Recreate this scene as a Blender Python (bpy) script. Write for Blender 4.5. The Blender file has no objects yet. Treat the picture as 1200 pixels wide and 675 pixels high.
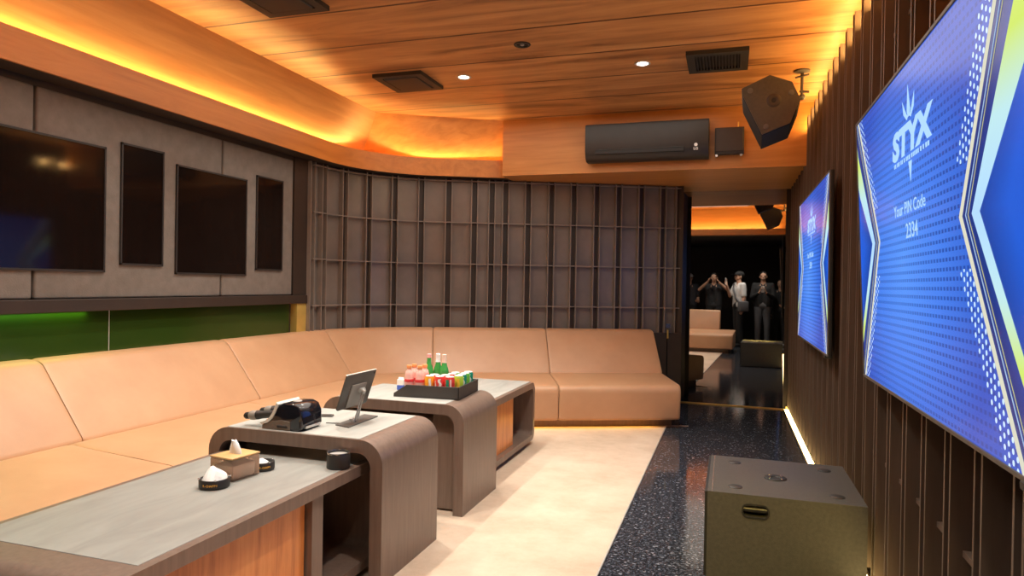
import bpy, bmesh, math, random
from mathutils import Vector, Matrix
random.seed(7)
scene = bpy.context.scene
COL = scene.collection
PI = math.pi
SHEN = 1.38            # lens height

# ------------------------------------------------------------------ materials
MATS = {}
def newmat(name):
    m = bpy.data.materials.new(name); m.use_nodes = True
    nt = m.node_tree; nt.nodes.clear()
    out = nt.nodes.new('ShaderNodeOutputMaterial')
    b = nt.nodes.new('ShaderNodeBsdfPrincipled')
    nt.links.new(b.outputs[0], out.inputs[0])
    MATS[name] = m
    return m, nt, b
def setp(b, **k):
    names = dict(color='Base Color', rough='Roughness', metal='Metallic', spec='Specular IOR Level', coat='Coat Weight',
                 coatr='Coat Roughness', trans='Transmission Weight', ior='IOR', emis='Emission Color', emstr='Emission Strength', sheen='Sheen Weight', alpha='Alpha')
    for a, v in k.items():
        if a in ('color', 'emis') and len(v) == 3: v = (*v, 1)
        b.inputs[names[a]].default_value = v
def plain(name, color, rough=.5, **k):
    m, nt, b = newmat(name)
    # faint procedural mottling so that no surface is perfectly uniform
    tc = nt.nodes.new('ShaderNodeTexCoord'); n = nt.nodes.new('ShaderNodeTexNoise'); n.inputs['Scale'].default_value = 9; n.inputs['Detail'].default_value = 4
    nt.links.new(tc.outputs['Object'], n.inputs['Vector'])
    r = nt.nodes.new('ShaderNodeValToRGB')
    r.color_ramp.elements[0].position = .3; r.color_ramp.elements[1].position = .7
    r.color_ramp.elements[0].color = (*[c*.9 for c in color], 1); r.color_ramp.elements[1].color = (*[min(1, c*1.08) for c in color], 1)
    nt.links.new(n.outputs['Fac'], r.inputs[0]); nt.links.new(r.outputs[0], b.inputs['Base Color'])
    setp(b, rough=rough, **k)
    return m
def noisy(name, stops, scale=(1, 1, 1), nscale=5, detail=6, rough=.5, bump=0, bscale=60, distortion=0, coord='Object', nrough=.6, **k):
    m, nt, b = newmat(name)
    tc = nt.nodes.new('ShaderNodeTexCoord'); mp = nt.nodes.new('ShaderNodeMapping')
    mp.inputs['Scale'].default_value = scale
    nt.links.new(tc.outputs[coord], mp.inputs[0])
    n = nt.nodes.new('ShaderNodeTexNoise'); n.inputs['Scale'].default_value = nscale; n.inputs['Detail'].default_value = detail
    n.inputs['Distortion'].default_value = distortion; n.inputs['Roughness'].default_value = nrough
    nt.links.new(mp.outputs[0], n.inputs['Vector'])
    r = nt.nodes.new('ShaderNodeValToRGB'); cr = r.color_ramp
    while len(cr.elements) < len(stops): cr.elements.new(.5)
    for e, (p, c) in zip(cr.elements, stops): e.position = p; e.color = (*c, 1)
    nt.links.new(n.outputs['Fac'], r.inputs[0]); nt.links.new(r.outputs[0], b.inputs['Base Color'])
    setp(b, rough=rough, **k)
    if bump:
        n2 = nt.nodes.new('ShaderNodeTexNoise'); n2.inputs['Scale'].default_value = bscale; n2.inputs['Detail'].default_value = 3
        nt.links.new(mp.outputs[0], n2.inputs['Vector'])
        bp = nt.nodes.new('ShaderNodeBump'); bp.inputs['Strength'].default_value = bump; bp.inputs['Distance'].default_value = .004
        nt.links.new(n2.outputs['Fac'], bp.inputs['Height']); nt.links.new(bp.outputs[0], b.inputs['Normal'])
    return m
def emit(name, color, strength):
    m = bpy.data.materials.new(name); m.use_nodes = True; nt = m.node_tree; nt.nodes.clear()
    out = nt.nodes.new('ShaderNodeOutputMaterial'); e = nt.nodes.new('ShaderNodeEmission')
    e.inputs[0].default_value = (*color, 1); e.inputs[1].default_value = strength
    nt.links.new(e.outputs[0], out.inputs[0]); MATS[name] = m
    return m

def wood(name, dark, mid, light, axis='X', rough=.35, grain=1.0, coat=0):
    sc = {'X': (.7, 9, 9), 'Y': (9, .7, 9), 'Z': (9, 9, .7)}[axis]
    return noisy(name, [(.25, dark), (.5, mid), (.75, light)], scale=sc, nscale=1.6*grain, detail=7, rough=rough, distortion=.6, coat=coat, coatr=.2)

plain('black_plastic', (.018, .016, .015), .35)
plain('matte_black', (.010, .009, .009), .6)
plain('dark_charcoal', (.026, .022, .020), .5)
plain('vent_grey', (.022, .019, .017), .55)
plain('gold', (.80, .58, .16), .3, metal=.55)
plain('steel', (.55, .55, .55), .25, metal=1)
plain('silver_plastic', (.62, .60, .56), .3, metal=.4)
plain('cream_plastic', (.72, .68, .60), .35)
plain('white_plastic', (.8, .8, .78), .4)
plain('trim_brown', (.035, .023, .017), .5)
plain('wall_dark', (.03, .026, .024), .6)
plain('paper', (.9, .9, .88), .8)
noisy('leather', [(.3, (.50, .275, .145)), (.7, (.565, .325, .178))], nscale=3, rough=.42, bump=.12, bscale=160)
noisy('table_laminate', [(.3, (.16, .110, .084)), (.7, (.215, .152, .118))], scale=(6, 6, .5), nscale=8, rough=.33)
noisy('table_stone', [(.3, (.33, .335, .31)), (.5, (.40, .405, .375)), (.72, (.46, .465, .43))], scale=(3.5, .8, 1), nscale=3, rough=.42, distortion=.8)
noisy('table_stone_dark', [(.3, (.24, .24, .22)), (.5, (.285, .285, .262)), (.72, (.33, .33, .305))], scale=(3.5, .8, 1), nscale=3, rough=.42, distortion=.8)
wood('orange_veneer', (.48, .14, .03), (.68, .24, .06), (.78, .33, .10), 'Z', .3, 2.2)
wood('lip_wood', (.42, .15, .024), (.52, .20, .035), (.60, .25, .052), 'Y', .4)
wood('board_wood', (.40, .18, .06), (.50, .24, .08), (.58, .30, .11), 'Y', .4)
wood('back_wood', (.42, .165, .036), (.54, .225, .054), (.63, .29, .080), 'X', .4)
noisy('carpet', [(.3, (.47, .36, .26)), (.5, (.58, .455, .34)), (.68, (.65, .53, .41))], nscale=2.2, detail=10, rough=.95, bump=.5, bscale=220, nrough=.7)
noisy('wall_fabric', [(.3, (.165, .145, .125)), (.7, (.215, .19, .168))], nscale=14, detail=8, rough=.9, bump=.35, bscale=120)
noisy('wall_tile', [(.3, (.155, .132, .114)), (.7, (.215, .185, .162))], nscale=3, rough=.30, spec=.5)
plain('tile_bar', (.24, .20, .17), .35)  # bars lightened, the light caught along their edges is put into the colour
noisy('fin_brown', [(.3, (.11, .076, .056)), (.7, (.15, .108, .082))], scale=(4, 4, .4), nscale=6, rough=.4)
plain('fin_recess', (.020, .013, .010), .55)  # kept darker than the fins, the recess shade is put into the colour
plain('black_glass', (.010, .006, .005), .07, spec=.35)
noisy('sub_paint', [(.35, (.055, .052, .048)), (.65, (.075, .070, .062))], nscale=60, rough=.42, bump=.35, bscale=260)
noisy('speaker_paint', [(.35, (.05, .04, .03)), (.65, (.065, .052, .038))], nscale=60, rough=.45, bump=.2, bscale=260)
noisy('green_glass', [(.3, (.020, .045, .006)), (.7, (.03, .06, .010))], scale=(1, .5, 1), nscale=1.5, rough=.12)
plain('skin', (.55, .32, .22), .55)
plain('hair', (.012, .010, .009), .5)
plain('white_cloth', (.62, .62, .62), .85)
plain('black_cloth', (.015, .015, .017), .85)
plain('grey_cloth', (.10, .10, .11), .85)
plain('navy_cloth', (.03, .03, .04), .85)
plain('shoe_white', (.7, .7, .7), .6)
plain('pink_drink', (.88, .50, .43), .25, emstr=0)
plain('red_label', (.75, .045, .05), .4)
plain('orange_cap', (.9, .33, .12), .4)
plain('pink_foil', (.85, .42, .40), .4)
plain('pale_foil', (.8, .62, .5), .4)
plain('can_red', (.72, .06, .05), .3, metal=.2)
plain('can_orange', (.9, .38, .03), .3, metal=.2)
plain('can_lime', (.45, .66, .06), .3, metal=.2)
plain('can_teal', (.01, .28, .17), .3, metal=.2)
plain('can_green', (.16, .55, .07), .3, metal=.2)
plain('can_white', (.85, .84, .8), .35)
plain('can_yellow', (.85, .62, .05), .35)
plain('alu', (.86, .85, .83), .35, metal=.1)
plain('blue_print', (.06, .12, .5), .5)
plain('yellow_plastic', (.9, .7, .02), .4)
plain('gold_print', (.80, .42, .06), .4)
plain('tray_black', (.05, .043, .038), .5)
plain('bamboo', (.62, .37, .15), .45)
plain('grey_metal', (.10, .09, .08), .45, metal=.1)
plain('plate_grey', (.30, .275, .24), .4, metal=.1)
m, nt, b = newmat('green_bottle'); setp(b, color=(.06, .33, .07), rough=.08, coat=.3)
m, nt, b = newmat('smoky_acrylic'); setp(b, color=(.72, .50, .36), rough=.10, trans=.75, ior=1.25)
m, nt, b = newmat('mirror'); setp(b, color=(.44, .42, .40), rough=.012, metal=1)

# black granite with pale flakes
m, nt, b = newmat('granite')
tc = nt.nodes.new('ShaderNodeTexCoord')
def tex(t, **k):
    n = nt.nodes.new(t)
    for a, v in k.items(): n.inputs[a].default_value = v
    return n
v1 = tex('ShaderNodeTexVoronoi', Scale=95.0); n1 = tex('ShaderNodeTexNoise', Scale=62.0, Detail=8.0, Roughness=.75); n0 = tex('ShaderNodeTexNoise', Scale=3.0, Detail=3.0)
for n in (v1, n1, n0): nt.links.new(tc.outputs['Object'], n.inputs['Vector'])
r1 = nt.nodes.new('ShaderNodeValToRGB'); r1.color_ramp.elements[0].position = .46; r1.color_ramp.elements[1].position = .78
r1.color_ramp.elements[0].color = (.007, .008, .011, 1); r1.color_ramp.elements[1].color = (.20, .22, .27, 1)
nt.links.new(n1.outputs['Fac'], r1.inputs[0])
r2 = nt.nodes.new('ShaderNodeValToRGB'); r2.color_ramp.elements[0].position = .93; r2.color_ramp.elements[1].position = .97
r2.color_ramp.elements[0].color = (0, 0, 0, 1); r2.color_ramp.elements[1].color = (.45, .46, .5, 1)
sp = nt.nodes.new('ShaderNodeSeparateColor'); nt.links.new(v1.outputs['Color'], sp.inputs[0]); nt.links.new(sp.outputs[0], r2.inputs[0])
mx = nt.nodes.new('ShaderNodeMix'); mx.data_type = 'RGBA'; mx.blend_type = 'ADD'; mx.inputs[0].default_value = .35
nt.links.new(r1.outputs[0], mx.inputs[6]); nt.links.new(r2.outputs[0], mx.inputs[7]); nt.links.new(mx.outputs[2], b.inputs['Base Color'])
setp(b, rough=.09, spec=.5)

# planked ceiling: boards run along X, joints every 0.59 m along Y
m, nt, b = newmat('ceiling_planks')
tc = nt.nodes.new('ShaderNodeTexCoord'); sx = nt.nodes.new('ShaderNodeSeparateXYZ'); nt.links.new(tc.outputs['Object'], sx.inputs[0])
def mth(op, a, bb=None, c=None):
    n = nt.nodes.new('ShaderNodeMath'); n.operation = op
    for i, v in enumerate((a, bb, c)):
        if v is None: continue
        if isinstance(v, (int, float)): n.inputs[i].default_value = v
        else: nt.links.new(v, n.inputs[i])
    return n.outputs[0]
q = mth('DIVIDE', mth('SUBTRACT', sx.outputs[1], 4.41), .59)
row = mth('FLOOR', q); fr = mth('FRACT', q)
edge = mth('MINIMUM', fr, mth('SUBTRACT', 1.0, fr))
groove = mth('LESS_THAN', edge, .017)
cv = nt.nodes.new('ShaderNodeCombineXYZ')
nt.links.new(mth('ADD', mth('MULTIPLY', sx.outputs[0], .55), mth('MULTIPLY', row, 7.31)), cv.inputs[0])
nt.links.new(mth('MULTIPLY', sx.outputs[1], 4.2), cv.inputs[1]); nt.links.new(row, cv.inputs[2])
ng = tex('ShaderNodeTexNoise', Scale=1.5, Detail=8.0, Distortion=.8, Roughness=.6); nt.links.new(cv.outputs[0], ng.inputs['Vector'])
rg = nt.nodes.new('ShaderNodeValToRGB'); cr = rg.color_ramp; cr.elements.new(.5); cr.elements.new(.6)
for e, (p, c) in zip(cr.elements, [(.30, (.19, .072, .023)), (.42, (.37, .162, .056)), (.54, (.50, .235, .085)), (.70, (.60, .31, .125))]): e.position = p; e.color = (*c, 1)
nt.links.new(ng.outputs['Fac'], rg.inputs[0])
mg = nt.nodes.new('ShaderNodeMix'); mg.data_type = 'RGBA'; nt.links.new(groove, mg.inputs[0]); nt.links.new(rg.outputs[0], mg.inputs[6]); mg.inputs[7].default_value = (.085, .026, .007, 1)
nt.links.new(mg.outputs[2], b.inputs['Base Color']); setp(b, rough=.36)
M = MATS

# ------------------------------------------------------------------ mesh builder
class MB:
    def __init__(s): s.bm = bmesh.new()
    def verts_faces(s, vs, fs):
        v = [s.bm.verts.new(p) for p in vs]
        for f in fs:
            try: s.bm.faces.new([v[i] for i in f])
            except ValueError: pass
        return v
    def box(s, lo, hi, bev=0, seg=2, mat=None):
        x0, y0, z0 = lo; x1, y1, z1 = hi
        t = bmesh.new()
        v = [t.verts.new(p) for p in [(x0,y0,z0),(x1,y0,z0),(x1,y1,z0),(x0,y1,z0),(x0,y0,z1),(x1,y0,z1),(x1,y1,z1),(x0,y1,z1)]]
        for f in [(0,3,2,1),(4,5,6,7),(0,1,5,4),(1,2,6,5),(2,3,7,6),(3,0,4,7)]: t.faces.new([v[i] for i in f])
        if bev: bmesh.ops.bevel(t, geom=list(t.edges), offset=bev, segments=seg, profile=.5, affect='EDGES')
        s.join(t, mat); return s
    def join(s, t, mat=None):
        if mat is not None: bmesh.ops.transform(t, matrix=mat, verts=t.verts)
        bmesh.ops.recalc_face_normals(t, faces=t.faces)
        mp = {v: s.bm.verts.new(v.co) for v in t.verts}
        for f in t.faces: s.bm.faces.new([mp[v] for v in f.verts])
        t.free()
    def prism(s, poly, axis, a0, a1, bev=0, seg=2, mat=None):
        """poly in the plane across axis, extruded from a0 to a1. axis 'X': poly=(y,z), 'Y': (x,z), 'Z': (x,y)"""
        f = {'X': lambda p, a: (a, p[0], p[1]), 'Y': lambda p, a: (p[0], a, p[1]), 'Z': lambda p, a: (p[0], p[1], a)}[axis]
        t = bmesh.new(); n = len(poly)
        A = [t.verts.new(f(p, a0)) for p in poly]; B = [t.verts.new(f(p, a1)) for p in poly]
        fa = t.faces.new(A); fb = t.faces.new(B[::-1])
        for i in range(n): t.faces.new([A[i], B[i], B[(i+1) % n], A[(i+1) % n]])
        if bev: bmesh.ops.bevel(t, geom=list({e for fc in (fa, fb) for e in fc.edges}), offset=bev, segments=seg, profile=.5, affect='EDGES')
        s.join(t, mat); return s
    def lathe(s, prof, c=(0, 0, 0), n=24, mat=None, cap=True):
        t = bmesh.new(); rings = []
        for r, z in prof:
            if r < 1e-6: rings.append([t.verts.new((c[0], c[1], c[2]+z))])
            else: rings.append([t.verts.new((c[0]+r*math.cos(2*PI*i/n), c[1]+r*math.sin(2*PI*i/n), c[2]+z)) for i in range(n)])
        for a, b_ in zip(rings, rings[1:]):
            if len(a) == 1 and len(b_) == 1: continue
            for i in range(n):
                j = (i+1) % n
                if len(a) == 1: t.faces.new([a[0], b_[i], b_[j]])
                elif len(b_) == 1: t.faces.new([a[i], a[j], b_[0]])
                else: t.faces.new([a[i], a[j], b_[j], b_[i]])
        if cap:
            for r in (rings[0], rings[-1]):
                if len(r) > 2: t.faces.new(r)
        s.join(t, mat); return s
    def tube(s, pts, r, n=10, mat=None):
        pts = [Vector(p) for p in pts]; rr = r if isinstance(r, (list, tuple)) else [r]*len(pts)
        t = bmesh.new(); rings = []; up = Vector((0, 0, 1))
        for i, p in enumerate(pts):
            d = (pts[min(i+1, len(pts)-1)] - pts[max(i-1, 0)]).normalized()
            a = d.cross(up if abs(d.z) < .95 else Vector((1, 0, 0))).normalized(); b_ = d.cross(a)
            rings.append([t.verts.new(p + (a*math.cos(2*PI*k/n) + b_*math.sin(2*PI*k/n))*rr[i]) for k in range(n)])
        for A, B in zip(rings, rings[1:]):
            for k in range(n): t.faces.new([A[k], A[(k+1) % n], B[(k+1) % n], B[k]])
        t.faces.new(rings[0]); t.faces.new(rings[-1][::-1])
        s.join(t, mat); return s
    def ball(s, c, r, sc=(1, 1, 1), n=14, mat=None):
        t = bmesh.new(); bmesh.ops.create_uvsphere(t, u_segments=n, v_segments=max(6, n//2+2), radius=r)
        bmesh.ops.transform(t, matrix=Matrix.Translation(c) @ Matrix.Diagonal((*sc, 1)), verts=t.verts)
        s.join(t, mat); return s
    def cap(s, p0, r0, p1, r1, n=10):
        """tapered capsule"""
        s.ball(p0, r0, n=n); s.ball(p1, r1, n=n)
        p0, p1 = Vector(p0), Vector(p1)
        if (p1-p0).length > 1e-4: s.tube([p0, p1], [r0, r1], n)
        return s
    def build(s, name, mat, parent=None, smooth=None, local=False, mw=None):
        me = bpy.data.meshes.new(name)
        if mw is not None: bmesh.ops.transform(s.bm, matrix=mw, verts=s.bm.verts)
        if parent is not None and not local:
            L = Vector((0, 0, 0)); p = parent
            while p is not None: L += p.location; p = p.parent
            bmesh.ops.translate(s.bm, vec=-L, verts=s.bm.verts)
        s.bm.to_mesh(me); s.bm.free()
        for m_ in (mat if isinstance(mat, (list, tuple)) else [mat]): me.materials.append(M[m_] if isinstance(m_, str) else m_)
        if smooth is not None:
            for p in me.polygons: p.use_smooth = True
            try: me.set_sharp_from_angle(angle=math.radians(smooth))
            except Exception: pass
        o = bpy.data.objects.new(name, me); COL.objects.link(o)
        if parent is not None: o.parent = parent
        return o
def tag(o, label=None, cat=None, group=None, kind=None):
    if label: o['label'] = label
    if cat: o['category'] = cat
    if group: o['group'] = group
    if kind: o['kind'] = kind
    return o
def thing(name, label, cat, loc=(0, 0, 0), rz=0, group=None):
    o = bpy.data.objects.new(name, None); COL.objects.link(o); o.location = loc; o.rotation_euler = (0, 0, rz); o.empty_display_size = .05
    return tag(o, label, cat, group)
def struct(o, label=None, cat=None): return tag(o, label, cat, kind='structure')
def copy_tree(o, parent=None):
    c = o.copy(); COL.objects.link(c)
    if parent is not None: c.parent = parent
    for ch in list(o.children): copy_tree(ch, c)
    return c
def rrect(x0, y0, x1, y1, r, n=6):
    pts = []
    for cx, cy, a in ((x1-r, y0+r, -PI/2), (x1-r, y1-r, 0), (x0+r, y1-r, PI/2), (x0+r, y0+r, PI)):
        for i in range(n+1): pts.append((cx+r*math.cos(a+PI/2*i/n), cy+r*math.sin(a+PI/2*i/n)))
    return pts
def T(x, y, z): return Matrix.Translation((x, y, z))
def RZ(d): return Matrix.Rotation(math.radians(d), 4, 'Z')
def RX(d): return Matrix.Rotation(math.radians(d), 4, 'X')
def RY(d): return Matrix.Rotation(math.radians(d), 4, 'Y')
def text_mesh(body, size, extrude=.0004, bold=0, shear=0, spacing=1.0):
    cu = bpy.data.curves.new('lettering', 'FONT'); cu.body = body; cu.size = size; cu.extrude = extrude; cu.offset = bold; cu.shear = shear
    cu.align_x = 'CENTER'; cu.align_y = 'CENTER'; cu.space_character = spacing; cu.resolution_u = 3
    o = bpy.data.objects.new('lettering', cu); COL.objects.link(o)
    dg = bpy.context.evaluated_depsgraph_get()
    me = bpy.data.meshes.new_from_object(o.evaluated_get(dg)); t = bmesh.new(); t.from_mesh(me)
    bpy.data.objects.remove(o); bpy.data.curves.remove(cu); bpy.data.meshes.remove(me)
    return t

# ------------------------------------------------------------------ the curved wall path
R0 = 1.31; S1 = 5.05; TA = math.radians(66); S2 = S1+R0*TA; S3 = S2+2.825
def wp(s):
    if s < S1: return (-3.85, .6+s), (1, 0)
    if s < S2:
        a = (s-S1)/R0
        return (-2.54-R0*math.cos(a), 5.65+R0*math.sin(a)), (math.cos(a), -math.sin(a))
    n = (math.cos(TA), -math.sin(TA)); e = (-2.54-R0*n[0], 5.65-R0*n[1]); t = s-S2
    return (e[0]-n[1]*t, e[1]+n[0]*t), n
def at(s, o, z=None):
    p, n = wp(s); q = (p[0]+n[0]*o, p[1]+n[1]*o)
    return q if z is None else (q[0], q[1], z)
def srange(a, b, step=.09):
    n = max(1, int(round((b-a)/step))); return [a+(b-a)*i/n for i in range(n+1)]
def sweep(mb, ss, prof, closed=True):
    """prof: list of (offset,z) or a function of s"""
    t = bmesh.new(); rings = []
    for s in ss:
        pr = prof(s) if callable(prof) else prof
        rings.append([t.verts.new(at(s, o, z)) for o, z in pr])
    n = len(rings[0])
    for A, B in zip(rings, rings[1:]):
        for k in range(n if closed else n-1): t.faces.new([A[k], A[(k+1) % n], B[(k+1) % n], B[k]])
    if closed: t.faces.new(rings[0]); t.faces.new(rings[-1][::-1])
    mb.join(t); return mb

CEIL = 3.10; SOF = 2.515; LIPT = 2.70; XR = .63; YM = 8.38; BULK = 6.82
# ------------------------------------------------------------------ setting
struct(MB().box((-4.2, -3.2, -.1), (2.4, 8.6, 0)).build('floor', 'granite'))
# carpet: the inlaid area left of the stone strip
struct(MB().prism([(-3.84, -.2), (-.58, -.2), (-.58, 6.93), at(S3-.30, .97), at(S2, .95), at(S1+.9, .7), at(S1, .5), (-3.84, 5.5)], 'Z', 0, .006).build('floor_carpet', 'carpet'))
struct(MB().box((-.582, -.2, 0), (-.574, 6.9, .008)).build('trim_1', 'silver_plastic'))
struct(MB().box((-4.2, 1.0, CEIL), (1.0, 8.6, CEIL+.08)).build('ceiling', 'ceiling_planks'))
struct(MB().box((-4.2, -3.2, SOF), (2.4, 1.10, SOF+.06)).build('ceiling_entrance', 'wall_dark'))
struct(MB().box((-4.2, -3.3, 0), (2.4, -3.2, 2.6)).build('wall_back', 'wall_dark'))
struct(MB().box((2.3, -3.2, 0), (2.4, 1.2, 2.6)).build('wall_entrance', 'wall_dark'))
struct(MB().box((XR+.14, 1.1, 0), (2.4, 1.2, 3.1)).build('wall_return', 'wall_dark'))
struct(MB().box((-4.0, -3.2, 0), (-3.9, 8.6, 3.1)).build('wall_left', 'trim_brown'))
struct(MB().box((-4.0, 8.48, 0), (1.0, 8.58, 3.1)).build('wall_front', 'wall_dark'))

# cove over the front of the room (seen in the mirror)
struct(MB().prism([(1.05, SOF), (1.05, 2.55), (1.38, 2.55), (1.38, 2.64), (1.40, 2.64), (1.40, SOF)], 'X', -3.6, .62).build('trim_2', 'back_wood'))
struct(MB().prism([(1.13, 2.54), (1.28, CEIL), (1.24, CEIL), (1.09, 2.54)], 'X', -3.6, .62).build('trim_3', 'back_wood'))

# soffit, its wooden lip, trough and inclined board along the left and the curved wall
SE = S2 + (3.085-2.31)/.914 + .10          # where the lip runs into the air conditioner bulkhead
ss = srange(.4, SE)
struct(sweep(MB(), ss, [(-.06, SOF+.004), (.195, SOF+.004), (.195, SOF+.03), (-.06, SOF+.03)]).build('soffit', 'trim_brown', smooth=30))
struct(sweep(MB(), ss, [(.190, SOF), (.21, SOF), (.21, LIPT), (.190, LIPT)]).build('trim_4', 'lip_wood', smooth=30))
def board(s): return [(.13, SOF+.1), (.39, CEIL), (.36, CEIL), (.10, SOF+.1)]
# left board straight then mitred back board
XB0, XB1 = -3.72, -3.46
A_ = (-3.46, 6.20); B_ = (-2.305, 6.83)
MBb = MB()
def boardquad(p0, p1, q0, q1):  # top p0->p1, bottom q0->q1
    (x0, y0), (x1, y1) = p0, p1; (u0, v0), (u1, v1) = q0, q1
    dz = .0
    n = Vector((y1-y0, -(x1-x0), 0)).normalized()*-.03
    top = [(x0, y0, CEIL), (x1, y1, CEIL)]; bot = [(u0, v0, SOF+.05), (u1, v1, SOF+.05)]
    vs = [top[0], top[1], bot[1], bot[0]] + [tuple(Vector(p)+n) for p in (top[0], top[1], bot[1], bot[0])]
    MBb.verts_faces(vs, [(0,1,2,3),(7,6,5,4),(0,4,5,1),(1,5,6,2),(2,6,7,3),(3,7,4,0)])
boardquad((-3.46, 1.0), A_, (-3.80, 1.0), (-3.80, 6.42))
struct(MBb.build('trim_5', 'board_wood'))
MBb = MB()
dv = Vector((B_[0]-A_[0], B_[1]-A_[1], 0)).normalized(); nv = Vector((-dv.y, dv.x, 0))
boardquad(A_, (B_[0]+.05*dv.x, B_[1]+.05*dv.y), (-3.80, 6.42), (B_[0]+nv.x*.32+dv.x*.18, B_[1]+nv.y*.32+dv.y*.18))
struct(MBb.build('trim_6', 'back_wood'))
# bulkhead that carries the air conditioner, and soffit over the mirror alcove
struct(MB().prism([(-2.305, BULK), (.76, BULK), (.76, 8.5), (-2.0, 8.5), (-2.305, 7.3)], 'Z', SOF, CEIL).build('bulkhead', 'back_wood'))

# left wall: fabric panels, dark rails, green niche
lw = MB()
lw.box((-3.9, -.2, 2.478), (-3.84, 5.6, SOF+.02)).box((-3.9, -.2, 1.165), (-3.815, 5.62, 1.243), .004).box((-3.9, 5.375, 1.165), (-3.83, 5.62, SOF))
struct(lw.build('trim_7', 'trim_brown'))
for y0, y1, lab in ((1.4, 2.915, 'grey fabric wall panel cut off by the left picture edge'), (2.93, 4.445, 'grey fabric wall panel, the wide middle one behind two dark glass panels'), (4.46, 5.368, 'grey fabric wall panel nearest the tiled corner')):
    tag(MB().box((-3.9, y0, 1.245), (-3.836, y1, 2.482), .014, 3).build('wall_panel', 'wall_fabric', smooth=40), lab, 'wall panel', 'upholstered wall panels')
def glass_panel(y0, y1, z0, z1, lab):
    t = thing('glass_panel', lab, 'panel', (-3.836, (y0+y1)/2, z0), group='dark glass panels on the left wall')
    f = MB(); w = .012
    f.box((-3.84, y0, z0), (-3.822, y1, z0+w)).box((-3.84, y0, z1-w), (-3.822, y1, z1)).box((-3.84, y0, z0), (-3.822, y0+w, z1)).box((-3.84, y1-w, z0), (-3.822, y1, z1))
    f.build('frame', 'dark_charcoal', t)
    MB().box((-3.84, y0+w, z0+w), (-3.827, y1-w, z1-w)).build('pane', 'black_glass', t)
glass_panel(2.60, 3.385, 1.412, 2.213, 'wide black glass panel at the left picture edge')
glass_panel(3.50, 3.856, 1.463, 2.270, 'narrow black glass panel between the two wide ones')
glass_panel(3.972, 4.728, 1.412, 2.206, 'wide black glass panel, second from the tiled corner')
glass_panel(4.85, 5.206, 1.463, 2.265, 'narrow black glass panel nearest the tiled corner')
# niche
struct(MB().box((-3.9, -.2, .88), (-3.885, 3.47, 1.17)).box((-3.9, 3.476, .88), (-3.885, 5.40, 1.17)).build('wall_niche', 'green_glass'))
struct(MB().box((-3.884, 3.470, .9), (-3.882, 3.476, 1.165)).build('trim_8', 'silver_plastic'))
struct(MB().box((-3.9, 5.44, .88), (-3.828, 5.60, 1.165), .003).build('trim_9', 'gold'))
struct(MB().box((-3.9, -.2, .84), (-3.83, 5.62, .882)).build('trim_10', 'table_laminate'))

# curved tiled wall: backing, paired upright bars, thin rails
SW = 9.325
wb = MB(); ssw = srange(S1-.03, SW, .07)
sweep(wb, ssw, [(-.06, 0), (0, 0), (0, SOF), (-.06, SOF)])
struct(wb.build('wall_tiled', 'wall_tile', smooth=20))
bars = [5.02, 5.21, 5.5, 5.8, 6.1, 6.4, 6.7, 6.98, 7.17, 7.32, 7.57, 7.83, 8.08, 8.34, 8.59, 8.85, 9.1, 9.285]
wbar = MB(); wch = MB()
for s in bars:
    for k, ds in enumerate((-.033, .033)):
        sweep(wbar, [s+ds-.005, s+ds+.005], [(-.01, .86), (.055, .86), (.06, .866), (.06, SOF), (-.01, SOF)])
    sweep(wch, [s-.03, s+.03], [(-.01, .86), (.012, .86), (.012, SOF), (-.01, SOF)])
for z in (.69, 1.14, 1.59, 2.04, 2.49):
    if z > .8: sweep(wbar, srange(S1-.02, SW-.01, .07), [(.02, z-.005), (.058, z-.005), (.058, z+.005), (.02, z+.005)])
struct(wbar.build('trim_11', 'tile_bar')); struct(wch.build('trim_18', 'trim_brown'))
# dark base panel under the tiles at the open end, with its vertical joint
struct(sweep(MB(), [S3-.42, S3-.225], [(-.05, 0), (.07, 0), (.07, .86), (-.05, .86)]).build('trim_12', 'trim_brown'))
struct(sweep(MB(), [S3-.215, SW], [(-.05, 0), (.08, 0), (.08, .86), (-.05, .86)]).build('trim_13', 'trim_brown'))
struct(MB().prism([at(SW, .078), at(SW, -.02), (-.545, 8.47), (-.70, 8.47), at(SW-.12, -.04)], 'Z', 0, SOF).build('wall_end', 'trim_brown'))
hk = thing('wall_hook', 'small slim brass pull on the dark panel at the end of the tiled wall', 'hook', at(S3-.22, .08, .9))
sweep(MB(), [S3-.228, S3-.212], [(.078, .80), (.092, .80), (.092, .895), (.078, .895)]).build('pull', 'gold', hk)
hb = MB(); sweep(hb, [S3-.245, S3-.195], [(.078, .92), (.096, .92), (.096, .965), (.078, .965)]); hb.build('backplate', 'steel', hk)

# mirror at the end of the alcove
foot = Vector((.23, YM, 0)); ma = math.atan(.033)
mdir = Vector((math.cos(ma), -math.sin(ma), 0))
def mp_(d, o=0): p = foot + mdir*d + Vector((math.sin(ma), math.cos(ma), 0))*o; return (p.x, p.y)
mir = MB().prism([mp_(-.80), mp_(.44), mp_(.44, .02), mp_(-.80, .02)], 'Z', .012, SOF)
tag(mir.build('wall_mirror', 'mirror'), 'tall dark tinted mirror filling the end of the black stone passage', 'mirror')
struct(MB().prism([mp_(-.80, -.012), mp_(.44, -.012), mp_(.44, .01), mp_(-.80, .01)], 'Z', 0, .012).build('trim_14', 'gold'))

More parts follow.
